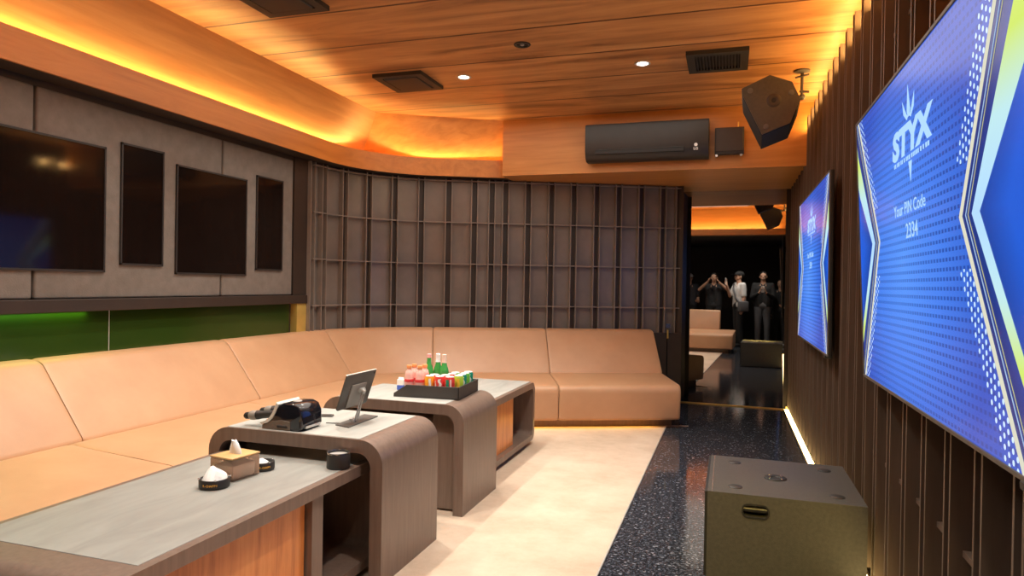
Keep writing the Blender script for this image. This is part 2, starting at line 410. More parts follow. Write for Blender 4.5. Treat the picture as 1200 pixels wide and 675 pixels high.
# right wall of slatted fins
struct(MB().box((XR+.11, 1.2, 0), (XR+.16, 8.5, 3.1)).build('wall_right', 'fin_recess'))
fn = MB(); fc = MB(); y = 1.33
ycs = []
yy = 2.616-.265*4
while yy < 8.36: ycs.append(yy); yy += .265
for yc in ycs:
    for d in (-.028, .028): fn.box((XR, yc+d-.006, .05), (XR+.112, yc+d+.006, 2.92))
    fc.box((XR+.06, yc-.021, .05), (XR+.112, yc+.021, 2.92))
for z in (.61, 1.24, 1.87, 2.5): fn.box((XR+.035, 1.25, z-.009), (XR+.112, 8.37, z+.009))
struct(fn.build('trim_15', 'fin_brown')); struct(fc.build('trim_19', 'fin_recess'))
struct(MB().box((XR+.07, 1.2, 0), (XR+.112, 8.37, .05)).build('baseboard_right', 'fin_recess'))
struct(MB().box((XR-.01, 8.30, 0), (XR+.03, 8.375, .05), .004).build('trim_16', 'gold'))
struct(MB().box((XR-.035, 8.362, .012), (XR+.12, 8.40, SOF)).build('trim_17', 'trim_brown'))

# ------------------------------------------------------------------ LED strips
emit('led_floor', (1.0, .70, .28), 14)
emit('led_amber', (1.0, .50, .10), 20)
emit('led_green', (.35, 1.0, .08), 6)
st = thing('led_strip', 'glowing warm light strip on the floor along the slatted wall', 'light strip', (XR, 5, 0))
MB().box((XR-.025, 1.4, .004), (XR+.02, 8.30, .014), .002).build('diffuser', 'led_floor', st)
MB().box((XR-.037, 1.4, 0), (XR-.025, 8.30, .016)).box((XR+.02, 1.4, 0), (XR+.032, 8.30, .016)).build('channel', 'steel', st)
def area(name, loc, rot, sx_, sy_, power, color, spread=180):
    l = bpy.data.lights.new(name, 'AREA'); l.shape = 'RECTANGLE'; l.size = sx_; l.size_y = sy_; l.energy = power; l.color = color
    l.spread = math.radians(spread)
    o = bpy.data.objects.new(name, l); COL.objects.link(o); o.location = loc; o.rotation_euler = rot
    return o
AMB = (1.0, .56, .17)
def strip(name, p0, p1, w, power, normal, color=AMB, spread=180):
    p0, p1 = Vector(p0), Vector(p1); d = (p1-p0); c = (p0+p1)/2
    zax = -Vector(normal).normalized(); xax = d.normalized(); yax = zax.cross(xax).normalized(); zax = xax.cross(yax)
    mt = Matrix((xax, yax, zax)).transposed().to_4x4(); mt.translation = c
    o = area(name, c, (0, 0, 0), d.length, w, power, color, spread); o.matrix_world = mt; return o
def cove(s0, s1, n, power, normal_tilt=-1.5):
    for i in range(n):
        a, b_ = s0+(s1-s0)*i/n, s0+(s1-s0)*(i+1)/n
        nn = wp((a+b_)/2)[1]
        strip('cove_light', at(a, .166, LIPT-.017), at(b_, .166, LIPT-.017), .010, power/n, (-nn[0]*normal_tilt, -nn[1]*normal_tilt, 1))
cove(.8, S1, 2, 29)
cove(S1, S2, 6, 10)
cove(S2, SE-.1, 2, 6.5)
strip('cove_light', (XR+.088, 1.4, 2.84), (XR+.088, 8.2, 2.84), .02, 105, (-.5, 0, 1))
strip('cove_light', (-3.4, 1.30, 2.60), (.5, 1.30, 2.60), .02, 40, (0, -.2, 1))
strip('niche_light', (-3.865, 1.2, 1.163), (-3.865, 3.3, 1.163), .012, 2.2, (0.1, 0, -1), (.55, 1, .12))
strip('niche_light', (-3.862, 1.2, .886), (-3.862, 5.3, .886), .010, .45, (-.1, 0, 1), (1, .62, .12))

# ------------------------------------------------------------------ sofas
def inset(prof, d):
    cx = sum(p[0] for p in prof)/len(prof); cz = sum(p[1] for p in prof)/len(prof)
    out = []
    for x, z in prof:
        v = Vector((x-cx, z-cz)); L = v.length
        out.append((cx+v.x*(1-d/L), cz+v.y*(1-d/L)))
    return out
def rounded(poly, r, n=4):
    """round the corners of a 2D polygon; r list"""
    out = []; N = len(poly)
    for i in range(N):
        p = Vector(poly[i]); a = Vector(poly[i-1]); c = Vector(poly[(i+1) % N]); ri = r[i] if isinstance(r, (list, tuple)) else r
        if ri <= 0: out.append(tuple(p)); continue
        d1 = (a-p).normalized(); d2 = (c-p).normalized(); ri = min(ri, (a-p).length*.49, (c-p).length*.49)
        P0, P2 = p+d1*ri, p+d2*ri
        for k in range(n+1):
            t = k/n; out.append(tuple(P0*(1-t)**2 + p*2*t*(1-t) + P2*t*t))
    return out
def lerp(a, b, t): return a+(b-a)*max(0, min(1, t))
def sofa_front(s): return lerp(1.22, 1.12, (s-4.6)/2)
def sofa_junc(s): return lerp(.42, .50, (s-4.6)/2)
def seat_prof(s):
    f = sofa_front(s); j = sofa_junc(s)
    return rounded([(j-.10, .10), (f-.02, .085), (f, .42), (j+.04, .476), (j-.03, .445), (j-.10, .44)], [.02, .03, .075, .05, .01, .01], 5)
def back_prof(s):
    j = sofa_junc(s); e = s > S2
    t = .13 if s > 6.2 else lerp(.06, .13, (s-4.8)/1.4)
    return rounded([(j-.21, .435), (j+.012, .44), (t+.025, .895), (t-.075, .905)], [.02, .05, .04, .03], 5)
def cushion(s0, s1, prof, puff=.0):
    L = s1-s0
    ss = [s0, s0+.006, s0+.02, s0+.045] + srange(s0+.09, s1-.09, .10) + [s1-.045, s1-.02, s1-.006, s1]
    ins = {0: .011, 1: .005, 2: .0015, 3: 0}
    def pf(i, s):
        d = ins.get(i, ins.get(len(ss)-1-i, 0))
        pr = prof(s)
        return inset(pr, d) if d else pr
    t = bmesh.new(); rings = []
    for i, s in enumerate(ss): rings.append([t.verts.new(at(s, o, z)) for o, z in pf(i, s)])
    n = len(rings[0])
    for A, B in zip(rings, rings[1:]):
        for k in range(n): t.faces.new([A[k], A[(k+1) % n], B[(k+1) % n], B[k]])
    t.faces.new(rings[0]); t.faces.new(rings[-1][::-1])
    mb = MB(); mb.join(t); return mb
SEND = 8.955
seams = [.75, 2.32, 3.84, 5.20, 6.55, 7.77, SEND]
labs = ['tan leather sofa section at the left picture edge beside the long low table', 'tan leather sofa section with the long back cushion below the green niche', 'tan leather sofa section just before the curve, behind the microphone dock and tablet',
        'tan leather curved corner sofa section below the gold block', 'tan leather sofa section in the middle of the tiled wall, behind the drinks tray', 'tan leather end sofa section beside the black stone passage']
ssb = [.75, 2.20, 3.62, 4.95, 6.55, 7.755, SEND]
for i, lab in enumerate(labs):
    s0, s1 = ssb[i], ssb[i+1]; b0, b1 = seams[i], seams[i+1]
    if i == 5: b1 = SEND+.02
    c = at((s0+s1)/2, .6, 0); t = thing('sofa_section', lab, 'sofa', c, group='sections of the tan corner sofa')
    cushion(s0+.003, s1-.003, seat_prof).build('seat', 'leather', t, smooth=40)
    cushion(b0+.003, b1-.003, back_prof).build('backrest', 'leather', t, smooth=40)
    pl = MB(); sweep(pl, srange(s0, s1 if i < 5 else s1-.04, .1), lambda s: [(.12, 0), (sofa_front(s)-.155, 0), (sofa_front(s)-.155, .10), (.12, .10)])
    pl.build('plinth', 'table_laminate', t)
    fr0 = MB(); sweep(fr0, srange(s0+.002, s1-.002, .1), [(.005, 0), (.035, 0), (.035, .85), (.005, .85)]); fr0.build('back_light_block', 'trim_brown', t)  # added unseen backing, stops niche light shining through the cushion seams
    fr1 = MB(); sweep(fr1, srange(s0+.002, s1-.03, .1), lambda s: [(.12, .11), (sofa_front(s)-.06, .11), (sofa_front(s)-.06, .36), (.30, .40), (.12, .40)]); fr1.build('seat_frame', 'trim_brown', t)
strip('sofa_light', (*at(S2+.3, .99), .07), (*at(SEND-.22, .99), .07), .015, 2.2, (.4, -.9, -.35), (1, .55, .08))

# sofa by the entrance, seen in the mirror
t = thing('entrance_sofa', 'tan leather sofa by the entrance, reflected in the tall mirror', 'sofa', (-.95, 1.3, 0))
def ybox(prof, x0, x1, nm, mt):
    ins = [(0, .03), (.006, .014), (.02, .004), (.045, 0)]
    xs = [(x0+a, d) for a, d in ins] + [(x1-a, d) for a, d in ins[::-1]]
    tb = bmesh.new(); rings = [[tb.verts.new((x, *p)) for p in (inset(prof, d) if d else prof)] for x, d in xs]; n = len(prof)
    for A, B in zip(rings, rings[1:]):
        for k in range(n): tb.faces.new([A[k], A[(k+1) % n], B[(k+1) % n], B[k]])
    tb.faces.new(rings[0]); tb.faces.new(rings[-1][::-1]); mb = MB(); mb.join(tb); return mb.build(nm, mt, t, smooth=40)
ybox(rounded([(.92, .10), (1.83, .09), (1.85, .40), (.92, .455)], [.02, .03, .07, .03], 5), -1.5, -.36, 'seat', 'leather')
ybox(rounded([(.70, .44), (.98, .44), (.80, .87), (.68, .875)], [.02, .03, .04, .03], 4), -1.5, -.70, 'backrest', 'leather')
MB().box((-1.48, .72, 0), (-.45, 1.70, .10)).build('plinth', 'table_laminate', t)

# ------------------------------------------------------------------ tables
def low_table(lab, y0, y1, py0, py1, dark):
    x0, x1, zt = -2.36, -1.595, .54
    t = thing('low_table', lab, 'table', ((x0+x1)/2, (y0+y1)/2, 0), group='low tables')
    # rounded frame, a band in the YZ plane swept across X
    o = rrect(y0, .045, y1, zt, .075, 7); i_ = rrect(y0+.045, .09, y1-.045, zt-.05, .045, 7)
    tb = bmesh.new(); n = len(o)
    R = [[tb.verts.new((x, *p)) for p in pr] for x, pr in ((x0, o), (x1, o), (x0, i_), (x1, i_))]
    for k in range(n):
        j = (k+1) % n
        tb.faces.new([R[0][k], R[0][j], R[1][j], R[1][k]]); tb.faces.new([R[2][k], R[3][k], R[3][j], R[2][j]])
        tb.faces.new([R[1][k], R[1][j], R[3][j], R[3][k]]); tb.faces.new([R[0][k], R[2][k], R[2][j], R[0][j]])
    mb = MB(); mb.join(tb); mb.build('frame', 'table_laminate', t, smooth=30)
    MB().box((x0+.03, y0+.165, zt-.004), (x1-.035, y1-.03, zt+.002), .001, 1).build('stone_top', 'table_stone_dark' if dark else 'table_stone', t)
    MB().box((x0+.06, py0, .09), (x1-.05, py1, zt-.05)).build('wood_panel', 'orange_veneer', t)
    MB().box((x0+.06, y0+.04, .088), (x0+.075, y1-.04, zt-.048)).build('back_panel', 'table_laminate', t)
    MB().box((x0+.07, y0+.07, 0), (x1-.07, y1-.07, .048)).build('plinth', 'trim_brown', t)
    return t
tA = low_table('long low table at the bottom left corner with a grey stone top', 1.40, 3.02, 1.50, 2.41, True)
MB().box((-2.3, 2.42, .09), (-1.615, 2.50, .49), .002).build('divider', 'table_laminate', tA)
tB = low_table('low table at the far end of the row, with an orange wood side', 4.02, 5.70, 4.1, 5.24, False)
def arch_table(lab, y0, y1):
    x0, x1, zt, th, r = -2.43, -1.475, .66, .062, .115
    t = thing('arched_table', lab, 'table', ((x0+x1)/2, (y0+y1)/2, 0), group='raised bridge tables')
    o = []; n = 8
    outer = [(x0, 0)] + [(x0+r+r*math.cos(PI-PI/2*k/n), zt-r+r*math.sin(PI-PI/2*k/n)) for k in range(n+1)] + [(x1-r+r*math.cos(PI/2-PI/2*k/n), zt-r+r*math.sin(PI/2-PI/2*k/n)) for k in range(n+1)] + [(x1, 0)]
    ri = r-th+.012
    inner = [(x0+th, 0)] + [(x0+th+ri+ri*math.cos(PI-PI/2*k/n), zt-th-ri+ri*math.sin(PI-PI/2*k/n)) for k in range(n+1)] + [(x1-th-ri+ri*math.cos(PI/2-PI/2*k/n), zt-th-ri+ri*math.sin(PI/2-PI/2*k/n)) for k in range(n+1)] + [(x1-th, 0)]
    tb = bmesh.new(); R = [[tb.verts.new((p[0], yy_, p[1])) for p in pr] for yy_, pr in ((y0, outer), (y1, outer), (y0, inner), (y1, inner))]
    N = len(outer)
    for k in range(N-1):
        tb.faces.new([R[0][k], R[0][k+1], R[1][k+1], R[1][k]]); tb.faces.new([R[2][k], R[3][k], R[3][k+1], R[2][k+1]])
        tb.faces.new([R[0][k], R[2][k], R[2][k+1], R[0][k+1]]); tb.faces.new([R[1][k], R[1][k+1], R[3][k+1], R[3][k]])
    for k in (0, N-1): tb.faces.new([R[0][k], R[1][k], R[3][k], R[2][k]])
    mb = MB(); mb.join(tb); mb.build('bridge_frame', 'table_laminate', t, smooth=30)
    MB().box((x0+.10, y0+.012, zt-.004), (x1-.125, y1-.012, zt+.002), .001, 1).build('stone_top', 'table_stone', t)
    return t
t1 = arch_table('raised arched table carrying the microphone dock and the tablet', 2.75, 3.365)
t2 = arch_table('raised arched table carrying the black drinks tray', 3.735, 4.34)
MB().box((-1.545, 2.85, .10), (-1.537, 3.30, .60)).build('side_lining', 'table_laminate', t1)
MB().box((-1.70, 3.80, .02), (-1.53, 3.815, .60)).build('front_panel', 'table_laminate', t2)

# ------------------------------------------------------------------ things on the low table
ZL, ZA = .542, .662
def ashtray(x, y, lab, r=.053, rz=0):
    t = thing('ashtray', lab, 'ashtray', (x, y, ZL), group='black round ashtrays')
    mb = MB()
    prof = [(r-.008, 0), (r-.001, .003), (r, .010), (r, .034), (r-.002, .037), (r-.006, .037), (r-.008, .034), (r-.010, .010), (0, .009)]
    mb.lathe(prof, (x, y, ZL), 40); mb.build('bowl', 'dark_charcoal', t, smooth=50)
    for k in range(4):
        rm = MB()
        a = math.radians(rz+20+90*k)
        rm.box((-.006, -.004, -.002), (.006, .004, .004), .001, 1, mat=T(x+(r-.003)*math.cos(a), y+(r-.003)*math.sin(a), ZL+.037) @ RZ(math.degrees(a)))
        rm.build('cigarette_rest', 'steel', t)
    w = MB()
    word = 'R-CHAPPI'
    for i, ch in enumerate(word):
        a = math.radians(rz) + (i-3.5)*.125
        tb = text_mesh(ch, .0125, .0003, .0003)
        w.join(tb, T(x+(r+.0004)*math.cos(a), y+(r+.0004)*math.sin(a), ZL+.018) @ Matrix.Rotation(a+PI/2, 4, 'Z') @ RX(90))
    tag(w.build('gold_lettering', 'gold_print', t), 'small gold printed lettering')
    return t
def crumple(x, y, z, r, h, lab, seed):
    rnd = random.Random(seed); tb = bmesh.new(); bmesh.ops.create_icosphere(tb, subdivisions=3, radius=1)
    dirs = [(Vector((rnd.uniform(-1, 1), rnd.uniform(-1, 1), rnd.uniform(-.2, 1))).normalized(), rnd.uniform(-.22, .25)) for _ in range(14)]
    for v in tb.verts:
        d = v.co.normalized(); f = 1
        for q, a in dirs: f += a*max(0, d.dot(q))**6
        zz = max(0, d.z); pk = (1-min(1, math.hypot(d.x+.25, d.y)))
        v.co = Vector((d.x*r*f, d.y*r*f, (zz*.45*f + .65*pk*zz)*h))
    mb = MB(); mb.join(tb, T(x, y, z)); o = mb.build('paper_tissue', 'paper')
    return tag(o, lab, 'tissue', 'crumpled paper tissues')
ashtray(-1.968, 2.262, 'black ashtray in front of the tissue box, gold lettering facing out', .059, -66)
crumple(-1.972, 2.262, ZL+.0095, .048, .074, 'white crumpled tissue in the ashtray in front of the tissue box', 3)
ashtray(-1.955, 2.545, 'black ashtray half hidden behind the tissue box', .050, -40)
crumple(-1.955, 2.545, ZL+.0095, .036, .038, 'white crumpled tissue in the ashtray behind the tissue box', 5)
# tissue box
tb_ = thing('tissue_box', 'smoky brown acrylic tissue box with a light wooden lid', 'tissue box', (-1.995, 2.415, ZL), math.radians(-8))
MB().box((-.065, -.075, 0), (.065, .075, .090), .006, 2).build('case', 'smoky_acrylic', tb_, local=True, smooth=30)
lid = MB().box((-.066, -.076, .090), (.066, .076, .098), .003, 2); lid.build('lid', 'bamboo', tb_, local=True, smooth=30)
ti = MB(); tq = bmesh.new()
rows = [[(-.036, -.010), (.036, .012)], [(-.032, -.012), (.034, .014)], [(-.028, -.002), (.010, .010)], [(-.016, .0), (-.004, .004)]]
zs = [.085, .110, .134, .152]
rg_ = []
for (a, b2), z in zip(rows, zs):
    ring = []
    for k in range(14):
        an = 2*PI*k/14; cx, cy = (a[0]+b2[0])/2, (a[1]+b2[1])/2; L = (b2[0]-a[0])/2
        ring.append(tq.verts.new((cx+L*math.cos(an), cy+(.010+.004*math.sin(3*an+z*90))*math.sin(an), z+.004*math.sin(2*an))))
    rg_.append(ring)
for A, B in zip(rg_, rg_[1:]):
    for k in range(14): tq.faces.new([A[k], A[(k+1) % 14], B[(k+1) % 14], B[k]])
tq.faces.new(rg_[0]); tq.faces.new(rg_[-1][::-1])
ti.join(tq); ti.build('tissue', 'paper', tb_, local=True, smooth=60)
st_ = MB().box((-.05, -.06, .004), (.05, .06, .062), .012, 2); st_.build('tissue_stack', 'paper', tb_, local=True, smooth=40)
# round tin
rt = thing('round_canister', 'dark grey round canister beside the raised table', 'canister', (-1.665, 2.692, ZL))
cr_ = .052
MB().lathe([(cr_-.002, 0), (cr_, .003), (cr_, .066), (cr_-.003, .069), (cr_-.006, .066), (cr_-.007, .055), (0, .055)], (-1.665, 2.692, ZL), 40).build('cup', 'dark_charcoal', rt, smooth=50)
MB().lathe([(0, .0555), (cr_-.0075, .0555), (cr_-.0085, .060), (0, .0605)], (-1.665, 2.692, ZL), 40).build('silver_inlay', 'silver_plastic', rt, smooth=50)
MB().lathe([(cr_-.001, .064), (cr_+.0008, .066), (cr_, .071), (cr_-.004, .071), (cr_-.005, .066)], (-1.665, 2.692, ZL), 40, cap=False).build('rim', 'steel', rt, smooth=50)

# ------------------------------------------------------------------ things on the first raised table
# microphone dock
plain('dock_black', (.012, .012, .016), .07, coat=.6)
plain('dock_grey', (.16, .14, .12), .25, metal=.3)
dk = thing('microphone_dock', 'glossy black charging dock with a swooping silver edge', 'dock', (-2.02, 2.85, ZA))
x0d, x1d, yd0, yd1 = -2.135, -1.905, 2.775, 2.945
def dock_poly(dx=0):
    pts = [(-2.14, ZA), (-1.935, ZA), (-1.915, ZA+.02), (-1.918, ZA+.085), (-1.935, ZA+.118), (-1.965, ZA+.130), (-2.02, ZA+.130), (-2.045, ZA+.122)]
    pts += [(-2.052, ZA+.105), (-2.062, ZA+.080), (-2.080, ZA+.052), (-2.105, ZA+.032), (-2.14, ZA+.022)]
    return pts
MB().prism(dock_poly(), 'Y', yd0, yd1, .010, 3).build('shell', 'dock_black', dk, smooth=40)
sw = [(-2.047, ZA+.124), (-2.054, ZA+.105), (-2.064, ZA+.080), (-2.082, ZA+.052), (-2.107, ZA+.032), (-2.142, ZA+.022)]
poly = sw + [(a_-.011, b2+.009) for a_, b2 in sw[::-1]]
MB().prism(poly, 'Y', yd0-.004, yd1+.004, .001, 1).build('silver_edge', 'cream_plastic', dk)
MB().prism([(-2.138, ZA+.001), (-1.98, ZA+.001), (-1.98, ZA+.045), (-2.03, ZA+.050), (-2.085, ZA+.042), (-2.11, ZA+.03), (-2.138, ZA+.02)], 'Y', yd0-.002, yd0+.006, .001, 1).build('base_band', 'dock_grey', dk)
MB().box((-2.055, yd0-.004, ZA+.012), (-1.995, yd0, ZA+.026), .002, 1).box((-2.045, yd0-.005, ZA+.015), (-2.005, yd0-.003, ZA+.023), .0015, 1).build('socket', 'dark_charcoal', dk)
MB().lathe([(.0, 0), (.022, 0), (.020, .004), (0, .006)], (-2.0, 2.86, ZA+.129), 24).build('top_button', 'silver_plastic', dk, smooth=50)
MB().box((-1.925, yd0+.03, ZA+.01), (-1.912, yd1-.02, ZA+.022), .002).build('side_foot', 'silver_plastic', dk)
def mic(y, z0, lab, dx):
    t = thing('microphone', lab, 'microphone', (-2.1, y, z0), group='wireless microphones in the dock')
    ax = lambda prof, xe: [(r, h) for r, h in prof]
    mt = T(-2.06+dx, y, z0) @ RY(-97)
    MB().lathe([(.0, 0), (.017, 0), (.0185, .02), (.0185, .10), (.021, .125), (.0225, .13), (.0225, .138), (.020, .140)], n=20, mat=mt).build('handle', 'grey_metal' if False else 'dark_charcoal', t, smooth=40)
    MB().lathe([(.0215, .140), (.0235, .148), (.0235, .165), (.022, .175), (.018, .181)], n=20, mat=mt).build('ring', 'plate_grey', t, smooth=40)
    MB().lathe([(.016, .180), (.0175, .190), (.0165, .205), (.010, .214), (0, .216)], n=20, mat=mt).build('tip', 'matte_black', t, smooth=40)
    return t
mic(2.815, ZA+.072, 'dark microphone nearest the viewer, sticking out left of the dock', 0)
mic(2.895, ZA+.084, 'dark microphone behind the other, sticking out left of the dock', .03)
tag(MB().box((-2.15, 2.79, ZA+.0), (-2.13, 2.81, ZA+.026), .004, 2).build('yellow_clip', 'yellow_plastic', smooth=40), 'small yellow clip standing under the microphones', 'clip')
rmt = thing('card_reader', 'small flat grey gadget lying between the dock and the tablet', 'gadget', (-2.035, 3.15, ZA), math.radians(20))
MB().box((-.045, -.022, 0), (.045, .022, .008), .003, 2).build('body', 'grey_metal', rmt, local=True, smooth=40)
MB().box((-.038, -.016, .008), (.038, .016, .0086)).build('face', 'black_plastic', rmt, local=True)
# tablet on a stand: seen from behind, screen towards the sofa
tl = [(-1.857, 2.969), (-1.765, 2.941), (-1.773, 3.248), (-1.863, 3.262)]
ts = thing('tablet_stand', 'grey metal tablet stand on a flat base plate', 'stand', (-1.815, 3.10, ZA))
MB().prism(tl, 'Z', ZA, ZA+.006, .0015, 1).build('base_plate', 'grey_metal', ts)
# tablet plane: bottom edge (-1.85, y, .71) to top edge (-1.735, y, .915)
Bz, Tz = Vector((-1.872, 0, .712)), Vector((-1.752, 0, .918))
upv = (Tz-Bz).normalized(); nrm = Vector((upv.z, 0, -upv.x)); along = Vector((0, 1, 0))   # nrm points right/down = tablet's back
skew = math.radians(4)
def tab_m():
    BL, BR, TL_ = Vector((-1.843, 2.95, .738)), Vector((-1.820, 3.20, .743)), Vector((-1.778, 2.95, .919))
    a = (BR-BL).normalized(); u = (TL_-BL).normalized(); n_ = a.cross(u).normalized(); u = n_.cross(a)
    m_ = Matrix((a, u, n_)).transposed().to_4x4(); m_.translation = (BL+BR)/2 + u*(TL_-BL).length/2; return m_
TMX = tab_m()
tb2 = thing('tablet', 'dark grey tablet seen from behind, propped on the stand', 'tablet', (-1.80, 3.05, .81))
Ht = .096
mb = MB(); mb.prism(rrect(-.126, -Ht, .126, Ht, .012, 4), 'Z', -.004, .004, .0015, 2, mat=TMX); mb.build('body', 'grey_metal', tb2, smooth=30)
MB().prism(rrect(-.120, -Ht+.007, .120, Ht-.007, .008, 4), 'Z', -.0052, -.004, mat=TMX).build('screen', 'black_glass', tb2)
MB().prism(rrect(-.1265, Ht-.004, .1265, Ht+.0012, .002, 3), 'Z', -.004, .0035, mat=TMX).build('rim', 'silver_plastic', tb2)
MB().lathe([(.006, 0), (.006, .0015), (0, .0018)], n=16, mat=TMX @ T(.112, Ht-.016, .004)).build('camera', 'black_plastic', tb2)
MB().prism(rrect(-.062, -.090, .062, .035, .006, 3), 'Z', .004, .010, .001, 1, mat=TMX).build('mount_plate', 'plate_grey', ts, smooth=30)
hp = TMX @ Vector((.025, .0, .014))
MB().tube([hp+Vector((0, -.022, 0)), hp+Vector((0, .022, 0))], .011, 14).tube([hp + nrm*.0, hp+nrm*.02], .012, 14).build('hinge', 'silver_plastic', ts, smooth=40)
arm = MB()
pA = Vector((hp.x+.012, hp.y, hp.z-.005)); pB = Vector((-1.80, 3.075, ZA+.022)); pC = Vector((-1.822, 3.06, ZA+.004))
for d in (-.011, .011): arm.tube([pA+Vector((0, d, 0)), pB+Vector((0, d, 0)), pC+Vector((0, d, 0))], .006, 10)
arm.box((-.012, -.018, 0), (.012, .018, .018), .003, 2, mat=T(-1.815, 3.065, ZA+.004))
arm.build('arm', 'silver_plastic', ts, smooth=40)
tag(MB().tube([(-1.93, 3.0, ZA+.0022), (-1.88, 3.01, ZA+.0022), (-1.835, 3.03, ZA+.0022), (-1.80, 3.07, ZA+.008)], .0022, 6).build('cable', 'grey_metal', ts, smooth=60), 'thin grey charging cable')

# ------------------------------------------------------------------ drinks tray on the second raised table
TR = thing('serving_tray', 'black low sided tray holding the drinks', 'tray', (-1.80, 4.08, ZA))
TM = T(-1.80, 4.08, ZA) @ RZ(4)
tx0, tx1, ty0, ty1, th_ = -.215, .215, -.205, .205, .078
MB().box((tx0, ty0, 0), (tx1, ty1, .008), mat=TM).build('base', 'tray_black', TR)
fr_ = [(tx0, .0), (tx1, .0), (tx1, th_), (tx0+.085, th_), (tx0, .022)]
MB().prism(fr_, 'Y', ty0, ty0+.008, .001, 1, mat=TM).build('front_wall', 'tray_black', TR)
MB().prism(fr_, 'Y', ty1-.008, ty1, .001, 1, mat=TM).build('rear_wall', 'tray_black', TR)
MB().box((tx1-.008, ty0, 0), (tx1, ty1, th_), .001, 1, mat=TM).build('end_wall', 'tray_black', TR)
MB().box((tx0, ty0, 0), (tx0+.008, ty1, .022), .001, 1, mat=TM).build('low_wall', 'tray_black', TR)
ZT = ZA+.0085
def juice(name):
    t = thing(name, None, 'bottle', (0, 0, 0))
    MB().lathe([(.0, 0), (.027, 0), (.030, .004), (.030, .05), (.0285, .055), (.030, .06), (.030, .098), (.026, .115), (.027, .125), (.022, .148), (.013, .160), (.0125, .168), (0, .168)], n=20).build('bottle_body', 'pink_drink', t, local=True, smooth=50)
    MB().lathe([(.0305, .082), (.0308, .084), (.0308, .098), (.0300, .100)], n=20, cap=False).build('label_band', 'red_label', t, local=True, smooth=50)
    MB().lathe([(.0, .166), (.0155, .166), (.0158, .168), (.0158, .184), (.0145, .186), (0, .186)], n=20).build('cap', 'orange_cap', t, local=True, smooth=40)
    return t
def place(proto, used, loc, rz, label, group):
    o = proto if not used else copy_tree(proto)
    o.location = loc; o.rotation_euler = (0, 0, rz); tag(o, label, None, group); return o
def TP(x, y): return TM @ Vector((x, y, .0085))
pj = juice('juice_bottle')
for i, (x, y, lab) in enumerate([(-.135, -.150, 'pink juice bottle in the front row, leftmost in the tray'), (-.062, -.150, 'pink juice bottle in the front row beside the orange can'),
                                 (-.130, -.075, 'pink juice bottle in the second row, furthest left'), (-.058, -.075, 'pink juice bottle in the second row, in front of the green bottles')]):
    place(pj, i, TP(x, y), .3*i, lab, 'pink juice bottles')
def beer(foil, name='beer_bottle'):
    f0 = .232 if foil == 'pink_foil' else .200
    t = thing(name, None, 'bottle', (0, 0, 0))
    MB().lathe([(0, 0), (.028, 0), (.030, .004), (.030, .135), (.027, .155), (.017, .185), (.0135, .215), (.013, .240), (0, .240)], n=20).build('glass_body', 'green_bottle', t, local=True, smooth=50)
    MB().lathe([(.0140 if f0 > .21 else .0165, f0), (.0145, f0+.012), (.0140, .246 if f0 > .21 else .240), (.0145, .243), (.0145, .256), (.010, .259), (0, .259)], n=20).build('neck_foil', foil, t, local=True, smooth=50)
    MB().lathe([(.0304, .045), (.0307, .047), (.0307, .115), (.0304, .117)], n=20, cap=False).build('paper_label', 'can_white', t, local=True, smooth=50)
    return t
for (x, y, foil, lab) in [(-.070, .03, 'pink_foil', 'green bottle with pink foil, leftmost of the three'), (-.022, .07, 'paper', 'green bottle with white foil, between the other two'), (.032, .04, 'pale_foil', 'green bottle with peach foil, nearest the cans')]:
    o = beer(foil); o.scale = (1, 1, .94); o.location = TP(x, y); tag(o, lab, None, 'green bottles')
def can(mat, stripes, name='drink_can'):
    t = thing(name, None, 'can', (0, 0, 0)); r, h = .0315, .128
    MB().lathe([(0, .004), (.022, .0), (.025, .003), (r, .012), (r, h-.014), (.027, h-.004)], n=24, cap=False).build('can_body', mat, t, local=True, smooth=50)
    MB().lathe([(.027, h-.004), (.0275, h-.001), (.026, h), (.0245, h-.003), (0, h-.004)], n=24, cap=False).build('lid', 'alu', t, local=True, smooth=50)
    MB().box((-.008, -.004, h-.0045), (.010, .004, h-.002), .001, 1).build('pull_tab', 'steel', t, local=True)
    for (a0, a1, z0, z1, sm, wav) in stripes:
        tb = bmesh.new(); n = 10; L = []
        for k in range(n+1):
            z = z0+(z1-z0)*k/n; off = wav*math.sin(k/n*4*PI)
            L.append([tb.verts.new(((r+.0004)*math.cos(a0+off+(a1-a0)*j/6), (r+.0004)*math.sin(a0+off+(a1-a0)*j/6), z)) for j in range(7)])
        for A, B in zip(L, L[1:]):
            for j in range(6): tb.faces.new([A[j], A[j+1], B[j+1], B[j]])
        mb = MB(); mb.join(tb); mb.build('print_band', sm, t, local=True, smooth=50)
    return t
F_ = -PI/2
red = can('can_red', [(F_-.15, F_+.35, .02, .112, 'can_white', .18), (F_-1.0, F_-.75, .03, .10, 'can_white', .12)])
tea = can('can_red', [(F_-.75, F_-.05, .06, .11, 'can_teal', .05), (F_+.15, F_+.42, .015, .112, 'can_white', 0)])
org = can('can_orange', [(F_-.1, F_+.35, .015, .112, 'can_white', .05), (F_-.8, F_-.2, .02, .07, 'can_yellow', .1)])
lime = can('can_lime', [(F_-.5, F_+.1, .02, .11, 'can_yellow', .08)])
teal = can('can_teal', [(F_-.2, F_+.4, .02, .112, 'can_white', .2)])
grn = can('can_green', [(F_-.2, F_+.3, .07, .105, 'can_lime', .1)])
